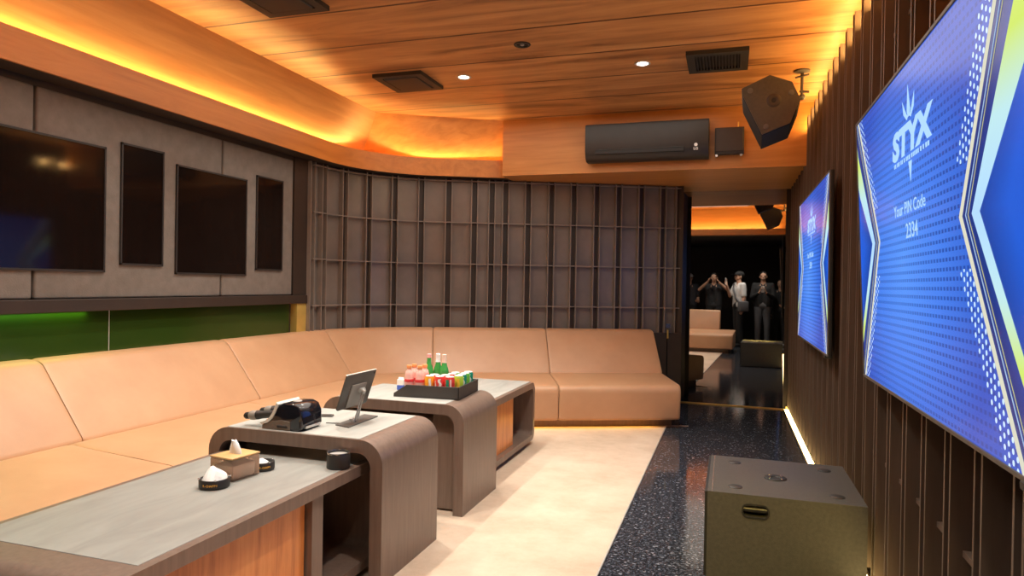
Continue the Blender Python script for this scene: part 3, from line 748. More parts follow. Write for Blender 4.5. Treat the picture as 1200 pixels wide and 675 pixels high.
for o, x, y, lab in ((org, .005, -.155, 'orange can in the front row between juice bottle and red can'), (red, .071, -.155, 'red can with white script in the front row'), (tea, .137, -.155, 'red can with a green patch, at the front right corner of the tray'),
                     (lime, .172, -.085, 'lime yellow can along the right wall of the tray'), (teal, .172, -.018, 'dark green can with white lettering along the right wall'), (grn, .172, .050, 'light green can along the right wall of the tray')):
    o.location = TP(x, y); o.rotation_euler = (0, 0, math.radians(18 if x < .15 else 30)); tag(o, lab, None, 'drink cans on the tray')
for i, (src, x, y, lab) in enumerate([(red, .012, -.088, 'red can in the second row behind the orange can'), (red, .085, -.085, 'red can in the second row, middle of the tray'), (tea, .105, -.015, 'red and green can in the third row beside the dark green can'),
                                      (grn, .105, .055, 'light green can in the third row beside the other light green can'), (teal, .172, .120, 'dark green can at the far right corner of the tray')]):
    o = copy_tree(src); o.location = TP(x, y); tag(o, lab, None, 'drink cans on the tray')
ct = thing('small_carton', 'small white and blue carton left of the juice bottles', 'carton', (-2.085, 4.13, ZA), math.radians(10))
MB().box((-.022, -.022, 0), (.022, .022, .07), .002, 1).build('box', 'can_white', ct, local=True)
MB().box((-.0225, -.0225, .0), (.0225, .0225, .034), .002, 1).build('blue_band', 'blue_print', ct, local=True)
MB().box((-.018, -.004, .068), (.018, .004, .082), .001, 1).build('gable', 'paper', ct, local=True)

# ------------------------------------------------------------------ subwoofer by the right wall
SB = thing('subwoofer', 'large black subwoofer cabinet standing beside the slatted wall', 'speaker', (.26, 3.72, 0))
bx0, bx1, by0, by1, bz0, bz1 = -.085, .598, 3.355, 4.08, .012, .42
# handle pocket in the near face: build the face as a ring around a hole
def faced_box():
    mb = MB(); tb = bmesh.new()
    hx0, hx1, hz0, hz1 = .075, .185, .318, .372
    hole = rrect(hx0, hz0, hx1, hz1, .024, 5)
    out = [(bx0, bz0), (bx1, bz0), (bx1, bz1), (bx0, bz1)]
    O = [tb.verts.new((p[0], by0, p[1])) for p in out]; Hn = [tb.verts.new((p[0], by0, p[1])) for p in hole]; Hb = [tb.verts.new((p[0], by0+.07, p[1])) for p in hole]
    n = len(hole)
    e = [tb.edges.new((O[i], O[(i+1) % 4])) for i in range(4)] + [tb.edges.new((Hn[i], Hn[(i+1) % n])) for i in range(n)]
    bmesh.ops.triangle_fill(tb, use_beauty=True, edges=e)
    for i in range(n): tb.faces.new([Hn[i], Hn[(i+1) % n], Hb[(i+1) % n], Hb[i]])
    tb.faces.new(Hb)
    Bk = [tb.verts.new((p[0], by1, p[1])) for p in out]
    for i in range(4): tb.faces.new([O[i], Bk[i], Bk[(i+1) % 4], O[(i+1) % 4]])
    tb.faces.new(Bk[::-1])
    mb.join(tb); return mb
faced_box().build('cabinet', 'sub_paint', SB)
MB().tube([(.078, by0+.012, .352), (.182, by0+.012, .352)], .013, 12).build('handle', 'black_plastic', SB, smooth=50)
hr = MB(); o1 = rrect(.068, .311, .192, .379, .030, 5); i1 = rrect(.075, .318, .185, .372, .024, 5)
tb = bmesh.new(); n = len(o1)
R_ = [[tb.verts.new((p[0], yy_, p[1])) for p in pr] for yy_, pr in ((by0-.003, o1), (by0-.003, i1), (by0+.002, o1), (by0+.002, i1))]
for k in range(n):
    j = (k+1) % n
    tb.faces.new([R_[0][k], R_[0][j], R_[1][j], R_[1][k]]); tb.faces.new([R_[0][k], R_[2][k], R_[2][j], R_[0][j]]); tb.faces.new([R_[1][k], R_[1][j], R_[3][j], R_[3][k]])
hr.join(tb); hr.build('handle_rim', 'matte_black', SB)
for (x, y) in ((.04, 3.47), (.04, 3.95), (.49, 3.47), (.49, 3.95)):
    MB().lathe([(.034, 0), (.034, .002), (.028, .005), (0, .006)], (x, y, bz1), 20).build('stacking_pad', 'dark_charcoal', SB, smooth=50)
for (x, y) in ((.0, 3.45), (.0, 3.98), (.51, 3.45), (.51, 3.98)):
    MB().lathe([(.024, 0), (.022, .013)], (x, y, 0), 16).build('foot', 'black_plastic', SB)
MB().lathe([(.055, 0), (.055, .003), (.050, .006), (.026, .006), (.020, .004), (.018, .001), (0, .001)], (.235, 3.70, bz1), 28).build('pole_socket', 'matte_black', SB, smooth=50)
sc_ = MB()
for k in range(4): sc_.lathe([(.006, 0), (.005, .003), (0, .004)], (.235+.039*math.cos(PI/4+k*PI/2), 3.70+.039*math.sin(PI/4+k*PI/2), bz1+.006), 10)
sc_.build('socket_screws', 'steel', SB)
MB().box((bx0-.012, by0+.004, bz0+.005), (bx0+.001, by1-.004, bz1-.002), .002).build('grille', 'matte_black', SB)
MB().box((bx0+.018, by0+.002, bz1), (bx0+.021, by1-.002, bz1+.001)).build('front_seam', 'steel', SB)

# ------------------------------------------------------------------ televisions
def math_nodes(nt):
    def f(op, a, b_=None, c=None):
        n = nt.nodes.new('ShaderNodeMath'); n.operation = op
        for i, v in enumerate((a, b_, c)):
            if v is None: continue
            if isinstance(v, (int, float)): n.inputs[i].default_value = v
            else: nt.links.new(v, n.inputs[i])
        return n.outputs[0]
    return f
EM = 1.0
def screen_material(W, H, apL, apR):
    m = bpy.data.materials.new('screen_picture'); m.use_nodes = True; nt = m.node_tree; nt.nodes.clear(); f = math_nodes(nt)
    out = nt.nodes.new('ShaderNodeOutputMaterial'); b = nt.nodes.new('ShaderNodeBsdfPrincipled'); nt.links.new(b.outputs[0], out.inputs[0])
    uv = nt.nodes.new('ShaderNodeUVMap'); sx = nt.nodes.new('ShaderNodeSeparateXYZ'); nt.links.new(uv.outputs[0], sx.inputs[0])
    u, v = sx.outputs[0], sx.outputs[1]
    # dots: columns .0095 wide, rows .022 high
    nu, nv = 64, 84
    fu = f('SUBTRACT', f('FRACT', f('MULTIPLY', u, nu)), .5); fv = f('SUBTRACT', f('FRACT', f('MULTIPLY', v, nv/2)), .5)
    inrow = f('LESS_THAN', f('ABSOLUTE', fv), .20); incol = f('LESS_THAN', f('ABSOLUTE', fu), .27)
    rightness = f('MULTIPLY', f('SUBTRACT', u, .30), 2.5)
    dots = f('MULTIPLY', f('MULTIPLY', inrow, incol), f('MINIMUM', f('MAXIMUM', rightness, .15), 1.0))
    rowdark = f('MULTIPLY', inrow, f('MAXIMUM', f('SUBTRACT', .42, f('MULTIPLY', u, .42)), .10))
    dk = f('MINIMUM', f('ADD', f('MULTIPLY', dots, .75), rowdark), 1.0)
    # radial lightening towards the picture centre
    du = f('SUBTRACT', u, .42); dv = f('SUBTRACT', v, .42)
    rad = f('SQRT', f('ADD', f('MULTIPLY', du, f('MULTIPLY', du, 2.2)), f('MULTIPLY', dv, dv)))
    ramp = nt.nodes.new('ShaderNodeValToRGB'); cr = ramp.color_ramp; cr.elements.new(.3)
    for e, (p, c) in zip(cr.elements, [(.0, (.10, .30, .90)), (.34, (.055, .20, .78)), (.66, (.02, .085, .52))]): e.position = p; e.color = (*c, 1)
    nt.links.new(rad, ramp.inputs[0])
    mx = nt.nodes.new('ShaderNodeMix'); mx.data_type = 'RGBA'; nt.links.new(dk, mx.inputs[0]); nt.links.new(ramp.outputs[0], mx.inputs[6]); mx.inputs[7].default_value = (.012, .055, .33, 1)
    # pale dots near the chevrons
    av = f('ABSOLUTE', f('SUBTRACT', v, .51))
    edgeR = f('ADD', apR, f('MULTIPLY', av, .37)); edgeL = f('SUBTRACT', apL, f('MULTIPLY', av, .40))
    near = f('MAXIMUM', f('LESS_THAN', f('ABSOLUTE', f('SUBTRACT', u, f('SUBTRACT', edgeR, .035))), .028), f('LESS_THAN', f('ABSOLUTE', f('SUBTRACT', u, f('ADD', edgeL, .03))), .02))
    far = f('GREATER_THAN', av, .12)
    fu2 = f('SUBTRACT', f('FRACT', f('MULTIPLY', u, 80)), .5); fv2 = f('SUBTRACT', f('FRACT', f('ADD', f('MULTIPLY', v, 45), f('MULTIPLY', f('FLOOR', f('MULTIPLY', u, 80)), .5))), .5)
    dot2 = f('LESS_THAN', f('ADD', f('MULTIPLY', fu2, fu2), f('MULTIPLY', fv2, fv2)), .075)
    pale = f('MULTIPLY', f('MULTIPLY', near, far), dot2)
    mx2 = nt.nodes.new('ShaderNodeMix'); mx2.data_type = 'RGBA'; nt.links.new(pale, mx2.inputs[0]); nt.links.new(mx.outputs[2], mx2.inputs[6]); mx2.inputs[7].default_value = (.55, .75, 1, 1)
    # outside the hourglass: deep blue
    outs = f('MAXIMUM', f('GREATER_THAN', u, edgeR), f('LESS_THAN', u, edgeL))
    mx3 = nt.nodes.new('ShaderNodeMix'); mx3.data_type = 'RGBA'; nt.links.new(outs, mx3.inputs[0]); nt.links.new(mx2.outputs[2], mx3.inputs[6])
    r3 = nt.nodes.new('ShaderNodeValToRGB'); r3.color_ramp.elements[0].color = (.008, .03, .2, 1); r3.color_ramp.elements[1].color = (.01, .10, .62, 1)
    r3.color_ramp.elements[0].position = .03; r3.color_ramp.elements[1].position = .16
    dist = f('MAXIMUM', f('SUBTRACT', u, edgeR), f('SUBTRACT', edgeL, u)); nt.links.new(dist, r3.inputs[0]); nt.links.new(r3.outputs[0], mx3.inputs[7])
    b.inputs['Base Color'].default_value = (.005, .005, .008, 1); b.inputs['Roughness'].default_value = .25; b.inputs['Specular IOR Level'].default_value = .18
    nt.links.new(mx3.outputs[2], b.inputs['Emission Color']); b.inputs['Emission Strength'].default_value = EM
    return m
def ribbon_material():
    """ribbons run from pale blue-white at the waist to yellow-green at the tips: colour of the picture itself"""
    m = bpy.data.materials.new('screen_ribbon'); m.use_nodes = True; nt = m.node_tree; nt.nodes.clear(); f = math_nodes(nt)
    out = nt.nodes.new('ShaderNodeOutputMaterial'); e = nt.nodes.new('ShaderNodeEmission'); nt.links.new(e.outputs[0], out.inputs[0])
    uv = nt.nodes.new('ShaderNodeUVMap'); sx = nt.nodes.new('ShaderNodeSeparateXYZ'); nt.links.new(uv.outputs[0], sx.inputs[0])
    av = f('ABSOLUTE', f('SUBTRACT', sx.outputs[1], .51)); r = nt.nodes.new('ShaderNodeValToRGB'); cr = r.color_ramp; cr.elements.new(.3); cr.elements.new(.4)
    for el, (p, c) in zip(cr.elements, [(.0, (.42, .66, .95)), (.18, (.50, .76, .80)), (.32, (.62, .78, .16)), (.5, (.75, .80, .25))]): el.position = p; el.color = (*c, 1)
    nt.links.new(av, r.inputs[0]); nt.links.new(r.outputs[0], e.inputs[0]); e.inputs[1].default_value = 1.0
    return m
RIB = ribbon_material()
emit('screen_cream', (.72, .70, .55), .95); emit('screen_gold_line', (.60, .58, .25), .9); emit('screen_pale_line', (.40, .55, .80), .9); emit('screen_logo', (.42, .66, 1.0), 1.0); emit('screen_caption', (.40, .62, .84), 1.0); emit('screen_navy', (.010, .035, .20), 1.0)
def television(lab, W, H, mw, apL, apR, logo_u):
    t = thing('television', lab, 'television', tuple(mw.translation), group='wall mounted televisions')
    def put(mb, name, mat, parent=t, uvs=False):
        if uvs:
            lay = mb.bm.loops.layers.uv.new('UVMap')
            for fc in mb.bm.faces:
                for lp in fc.loops: lp[lay].uv = (lp.vert.co.x/W, lp.vert.co.y/H)
        return mb.build(name, mat, parent, mw=mw)
    put(MB().box((-.012, -.012, -.024), (W+.012, H+.012, -.004), .004, 2), 'housing', 'matte_black')
    bz = MB()
    for lo, hi in (((-.012, -.012, -.006), (W+.012, 0, .004)), ((-.012, H, -.006), (W+.012, H+.012, .004)), ((-.012, 0, -.006), (0, H, .004)), ((W, 0, -.006), (W+.012, H, .004))): bz.box(lo, hi, .0015, 1)
    put(bz, 'bezel', 'grey_metal')
    scr = put(MB().prism([(0, 0), (W, 0), (W, H), (0, H)], 'Z', -.004, 0), 'screen', screen_material(W, H, apL, apR), uvs=True)
    def P(u, v): return (u*W, v*H)
    def chev(side, off0, off1, z, mat, name, wav=None):
        mb = MB(); pts = []
        k = .37 if side > 0 else .40; ap = apR if side > 0 else apL; sg = side
        def edge(v, off):
            uu = ap + sg*(abs(v-.51)*k + off); return max(.001, min(.999, uu))
        n = 24; tb = bmesh.new(); L = []
        for i in range(n+1):
            v = i/n if abs(i/n-.51) > .011 else .51
            o0, o1 = (off0(v), off1(v)) if callable(off0) else (off0, off1)
            L.append([tb.verts.new((*P(edge(v, o0), v), z)), tb.verts.new((*P(edge(v, o1), v), z))])
        for A, B in zip(L, L[1:]):
            if abs(A[0].co.x-A[1].co.x) + abs(B[0].co.x-B[1].co.x) > 1e-5: tb.faces.new([A[0], A[1], B[1], B[0]])
        lay = mb.bm.loops.layers.uv.new('UVMap')
        mp2 = {v: mb.bm.verts.new(v.co) for v in tb.verts}
        for fc in tb.faces:
            nf = mb.bm.faces.new([mp2[v] for v in (fc.verts if side > 0 else reversed(fc.verts))])
            for lp in nf.loops: lp[lay].uv = (lp.vert.co.x/W, lp.vert.co.y/H)
        tb.free(); mb.bm.normal_update()
        return mb.build(name, mat, scr, mw=mw)
    for sd in (1, -1):
        chev(sd, -.012, .002, .0006, 'screen_cream', 'picture_ribbon')
        chev(sd, .014, .0175, .0006, 'screen_pale_line', 'picture_ribbon')
        chev(sd, .024, .0265, .0006, 'screen_gold_line', 'picture_ribbon')
        chev(sd, lambda v: .040 + .06*abs(v-.51), lambda v: .070 + .20*max(0, (v-.51)) + .05*abs(v-.51), .0006, RIB, 'picture_ribbon')
    # crest, word and pendant of the club logo
    lg = MB(); cx = logo_u
    def poly(pts, z=.0007): lg.verts_faces([(*P(cx+a, b_), z) for a, b_ in pts], [tuple(range(len(pts)))])
    poly([(-.012, .865), (.000, .94), (.012, .865), (.006, .845), (-.006, .845)])
    poly([(-.042, .905), (-.036, .862), (-.014, .838), (-.004, .846), (-.014, .856), (-.026, .876)])
    poly([(.042, .905), (.026, .876), (.014, .856), (.004, .846), (.014, .838), (.036, .862)])
    tx = text_mesh('STYX', .122*H/1.088, .0002, .0065, .14, .98)
    lg.join(tx, T((cx-.002)*W, .782*H, .0007) @ Matrix.Diagonal((1.62*W/1.83, 1, 1, 1)))
    rl = random.Random(3); xx = -.118
    while xx < .118:
        wd = rl.uniform(.005, .010); poly([(xx, .722), (xx+wd, .722), (xx+wd, .735), (xx, .735)]); xx += wd+rl.choice((.003, .003, .003, .008))
    poly([(-.012, .716), (.012, .716), (.004, .675), (.0, .652), (-.004, .675)])
    lg.build('logo', 'screen_logo', scr, mw=mw)
    cp = MB()
    cp.join(text_mesh('Your PIN Code', .056, .0002, .0002), T((cx-.022)*W, .585*H, .0007) @ Matrix.Diagonal((1.12, 1, 1, 1)))
    cp.build('caption', 'screen_caption', scr, mw=mw)
    cp = MB(); cp.join(text_mesh('2334', .068, .0002, .0006), T((cx-.005)*W, .515*H, .0007) @ Matrix.Diagonal((1.1, 1, 1, 1))); cp.build('number', 'screen_caption', scr, mw=mw)
    br = MB().box((W*.93, -.03, -.035), (W*.93+.06, -.010, .006), .003, 1); put(br, 'bracket_tab', 'dark_charcoal')
    wm = MB().box((W*.3, H*.3, -.20), (W*.7, H*.7, -.024)); put(wm, 'wall_mount', 'matte_black')
    return t
def tvmat(xb, yb, zb, tilt):
    ex = Vector((0, -1, 0)); ey = Vector((-math.sin(tilt), 0, math.cos(tilt))); ez = ex.cross(ey)
    m_ = Matrix((ex, ey, ez)).transposed().to_4x4(); m_.translation = Vector((xb, yb, zb)); return m_
television('huge television nearest the viewer, cropped by the right picture edge', 1.83, 1.088, tvmat(.570, 3.334, 1.012, math.radians(2.7)), .215, .755, .492)
television('television further down the slatted wall, seen at a steep angle', 1.91, 1.115, tvmat(.572, 6.46, .982, math.radians(.3)), .20, .80, .49)

# ------------------------------------------------------------------ ceiling fittings
def vent(cx, cy, lab, slats):
    w, d = .44, .46
    t = thing('ceiling_vent', lab, 'vent', (cx, cy, CEIL), group='square ceiling vents')
    f = MB(); o = (w/2, d/2); i_ = (w/2-.06, d/2-.06)
    for (a0, b0, a1, b1) in ((-o[0], -o[1], o[0], -i_[1]), (-o[0], i_[1], o[0], o[1]), (-o[0], -i_[1], -i_[0], i_[1]), (i_[0], -i_[1], o[0], i_[1])):
        f.box((cx+a0, cy+b0, CEIL-.03), (cx+a1, cy+b1, CEIL))
    f.build('frame', 'vent_grey', t)
    MB().box((cx-i_[0], cy-i_[1], CEIL-.008), (cx+i_[0], cy+i_[1], CEIL)).build('backing', 'matte_black', t)
    if slats:
        g = MB(); n = 14
        for k in range(n):
            x = cx-i_[0]+(k+.5)*2*i_[0]/n; g.box((x-.004, cy-i_[1], CEIL-.026), (x+.004, cy+i_[1], CEIL-.006))
        g.build('louvre', 'dark_charcoal', t)
    else:
        MB().box((cx-i_[0]+.012, cy-i_[1]+.012, CEIL-.036), (cx+i_[0]-.012, cy+i_[1]-.012, CEIL-.022), .003, 1).build('centre_plate', 'vent_grey', t)
vent(-2.64, 5.28, 'dark square ceiling vent with a solid plate above the curved sofa', False)
vent(-.12, 5.37, 'dark ceiling vent with slats, right of the lit downlight', True)
vent(-2.64, 3.50, 'dark square ceiling vent cut off by the top picture edge', False)
emit('lamp_on', (1, .93, .82), 9)
plain('lamp_off', (.25, .24, .23), .3)
def downlight(x, y, lab, on):
    t = thing('downlight', lab, 'ceiling light', (x, y, CEIL), group='recessed ceiling downlights')
    MB().lathe([(.060, 0), (.062, -.004), (.058, -.008), (.044, -.006), (.042, .0)], (x, y, CEIL), 28, cap=False).build('ring', 'black_plastic' if not on else 'silver_plastic', t, smooth=50)
    MB().lathe([(.0, -.010 if on else -.001), (.030, -.009 if on else -.001), (.043, -.003 if on else -.001), (.043, -.0005)], (x, y, CEIL), 24).build('lamp', 'lamp_on' if on else 'matte_black', t, smooth=50)
    if not on: MB().lathe([(0, -.010), (.012, -.009), (.015, -.001)], (x, y, CEIL), 16).build('bulb', 'lamp_off', t, smooth=50)
downlight(-2.145, 5.305, 'lit downlight beside the solid ceiling vent', True)
downlight(-1.452, 4.693, 'unlit black downlight in the middle of the ceiling', False)
downlight(-.675, 5.33, 'lit downlight left of the slatted ceiling vent', True)
def spot(x, y, power, ang=80, blend=.5, r=.04, color=(1, .94, .84)):
    l = bpy.data.lights.new('downlight_beam', 'SPOT'); l.energy = power; l.spot_size = math.radians(ang); l.spot_blend = blend; l.shadow_soft_size = r; l.color = color
    o = bpy.data.objects.new('downlight_beam', l); COL.objects.link(o); o.location = (x, y, CEIL-.02); return o
SP = 112
for x, y, k in ((-2.145, 5.305, 1), (-.675, 5.33, .9), (-2.15, 3.9, 1.1), (-2.15, 2.45, 1.1), (-2.9, 3.2, .45), (-.675, 3.9, .9), (-.675, 2.3, .8), (-2.9, 1.8, .45), (-2.9, 4.6, .5)):
    spot(x, y, SP*k, 105, .7)
# added unseen fill panel under the ceiling, softens the overall light
area('ceiling_fill', (-1.6, 4.2, CEIL-.03), (0, 0, 0), 3.0, 4.6, 62, (1, .91, .79))
for ex_, ey_ in ((-.6, .75), (-.35, .25), (.2, .15), (-1.1, .0)):
    le = spot(ex_, ey_, 55, 110, .7); le.location.z = SOF-.02
l = bpy.data.lights.new('subwoofer_fill', 'SPOT'); l.energy = 420; l.spot_size = math.radians(15); l.spot_blend = .6; l.shadow_soft_size = .05; l.color = (1, .72, .16)  # added yellow spot that brightens only the subwoofer's near face
o = bpy.data.objects.new('subwoofer_fill', l); COL.objects.link(o); o.location = (.12, .25, SOF-.03)
o.rotation_euler = (Vector((.20, 3.35, .14))-Vector(o.location)).to_track_quat('-Z', 'Y').to_euler()

# ------------------------------------------------------------------ air conditioner and little speaker on the bulkhead
ac = thing('air_conditioner', 'long black wall air conditioner on the wooden bulkhead', 'air conditioner', (-.8, BULK, 2.6))
ax0, ax1 = -1.385, -.215; z0, z1 = 2.60, 2.965; yf = BULK-.205
body = [(BULK-.001, z0+.03), (BULK-.001, z1), (yf+.05, z1), (yf+.012, z1-.012), (yf, z1-.04), (yf+.004, z0+.10), (yf+.03, z0+.03), (yf+.07, z0), (BULK-.04, z0)]
MB().prism(body, 'X', ax0, ax1, .006, 2).build('housing', 'dark_charcoal', ac, smooth=35)
MB().box((ax0+.10, yf-.002, z0+.060), (ax1-.22, yf+.055, z0+.100), .003, 1).build('outlet', 'matte_black', ac)
MB().box((ax0+.11, -.004, -.003), (ax1-.23, .004, .003), mat=T(0, yf-.002, z0+.102)).build('vane', 'black_plastic', ac)
em = MB(); em.lathe([(.016, 0), (.016, .002), (0, .002)], n=20, mat=T(ax1-.115, yf+.001, z0+.115) @ RX(90))
em.join(text_mesh('LG', .034, .0005, .0008), T(ax1-.115, yf+.0005, z0+.078) @ RX(90))
tag(em.build('badge', 'white_plastic', ac), 'small white round emblem with letters below')
bxs = thing('wall_box', 'small black box speaker beside the air conditioner', 'speaker', (-.03, BULK, 2.62))
MB().box((-.163, 6.72, 2.635), (.10, BULK-.02, 2.885), .006, 2).build('cabinet', 'dark_charcoal', bxs, smooth=35)
MB().box((-.155, 6.712, 2.66), (.092, 6.722, 2.877), .003, 1).build('grille', 'trim_brown', bxs)
for x in (-.145, .075): MB().box((x-.012, 6.73, 2.612), (x+.012, 6.78, 2.636), .002, 1).build('bracket_foot', 'steel', bxs)
MB().box((-.10, BULK-.03, 2.70), (.04, BULK, 2.80)).build('back_bracket', 'matte_black', bxs)
MB().tube([(.045, 6.80, 2.88), (.047, 6.81, 2.95)], .006, 8).build('cable_plug', 'gold', bxs)

# ceiling loudspeaker, trapezoid cabinet hanging on a swivel bracket
sk = thing('hanging_speaker', 'dark angular loudspeaker hanging from the ceiling near the slatted wall', 'speaker', (.3, 5.7, 2.75))
near_ = [(.255, 2.982), (.056, 2.893), (.062, 2.83), (.205, 2.528), (.405, 2.607), (.473, 2.787), (.412, 2.919)]
cxn, czn = .27, 2.76
def skp(y, k, dx=0, dz=0): return [(cxn+(a-cxn)*k+dx, y, czn+(b_-czn)*k+dz) for a, b_ in near_]
tb = bmesh.new(); A = [tb.verts.new(p) for p in skp(5.47, 1)]; B = [tb.verts.new(p) for p in skp(5.88, 1.0, .012, -.025)]
tb.faces.new(A); tb.faces.new(B[::-1])
for k in range(7): tb.faces.new([A[k], B[k], B[(k+1) % 7], A[(k+1) % 7]])
bmesh.ops.bevel(tb, geom=list(tb.edges), offset=.006, segments=2, profile=.5, affect='EDGES')
mb = MB(); mb.join(tb); mb.build('cabinet', 'matte_black', sk)
tb = bmesh.new(); A = [tb.verts.new(p) for p in skp(5.458, .975)]; B = [tb.verts.new(p) for p in skp(5.475, .975)]
tb.faces.new(A); tb.faces.new(B[::-1])
for k in range(7): tb.faces.new([A[k], B[k], B[(k+1) % 7], A[(k+1) % 7]])
mb = MB(); mb.join(tb); mb.build('end_plate', 'speaker_paint', sk)
for (x, z) in ((.118, 2.869), (.407, 2.836), (.235, 2.591)):
    MB().lathe([(.020, 0), (.020, .006), (.010, .008), (0, .007)], n=16, mat=T(x, 5.458, z) @ RX(90)).build('corner_bolt', 'grey_metal', sk, smooth=50)
MB().lathe([(.052, 0), (.050, .002), (.022, .003), (.018, -.0), (0, -.0)], n=24, mat=T(.285, 5.458, 2.785) @ RX(90)).build('pole_cup', 'trim_brown', sk, smooth=50)
MB().lathe([(.017, .0032), (0, .0034)], n=18, mat=T(.285, 5.458, 2.785) @ RX(90)).build('socket_hole', 'matte_black', sk)
bk = MB(); bk.lathe([(.06, 0), (.06, -.012), (.02, -.02)], (.51, 5.82, CEIL), 18).tube([(.51, 5.82, CEIL-.01), (.51, 5.82, 2.90)], .012, 10).tube([(.46, 5.82, 3.045), (.56, 5.80, 3.06)], .008, 8)
bk.ball((.51, 5.82, 2.89), .026).tube([(.51, 5.82, 2.89), (.44, 5.78, 2.86)], .014, 10).box((.40, 5.74, 2.82), (.46, 5.82, 2.90), .004, 1).tube([(.49, 5.80, 2.93), (.56, 5.79, 2.92)], .009, 8)
bk.build('bracket', 'grey_metal', sk, smooth=40)

s2 = copy_tree(sk); s2.location = (.38, 2.55, 2.75); tag(s2, 'second hanging loudspeaker, seen only as a dark shape in the tall mirror')

# ------------------------------------------------------------------ people standing by the entrance, seen only in the mirror
def remeshed(mb, name, mat, parent, vox, sm=4):
    o = mb.build(name, mat, parent, local=True)
    r = o.modifiers.new('skin_over', 'REMESH'); r.mode = 'VOXEL'; r.voxel_size = vox; r.use_smooth_shade = True
    s_ = o.modifiers.new('soften', 'SMOOTH'); s_.factor = .5; s_.iterations = sm
    return o
def V3(*a): return Vector(a)
def hand(mb, wrist, d, nrm, side, curl=.5):
    """palm from the wrist along d; nrm = palm normal; four unequal fingers and a thumb on the side"""
    d = d.normalized(); nrm = (nrm - d*nrm.dot(d)).normalized(); sd = d.cross(nrm).normalized()*side
    k = wrist + d*.085
    for i in range(4):
        off = sd*(.030-.020*i)
        mb.cap(wrist+d*.012+off*.55, .013, k+off, .0115, 8)
    for i, L in enumerate((.070, .078, .073, .056)):
        off = sd*(.030-.020*i); p = k+off; dd = d
        for j, q in enumerate((.45, .31, .24)):
            a = curl*(.55+.25*j); ax_ = dd.cross(nrm).normalized()
            dd = (Matrix.Rotation(a, 3, ax_) @ dd).normalized()
            e = p+dd*L*q; mb.cap(p, .0088-.0008*j, e, .0082-.0008*j, 8); p = e
    p = wrist+d*.030+sd*.030; dd = (d*.62+sd*.72+nrm*.25).normalized()
    e = p+dd*.038; mb.cap(p, .012, e, .0105, 8); dd2 = (d*.85+sd*.15+nrm*.5).normalized(); mb.cap(e, .010, e+dd2*.030, .008, 8)
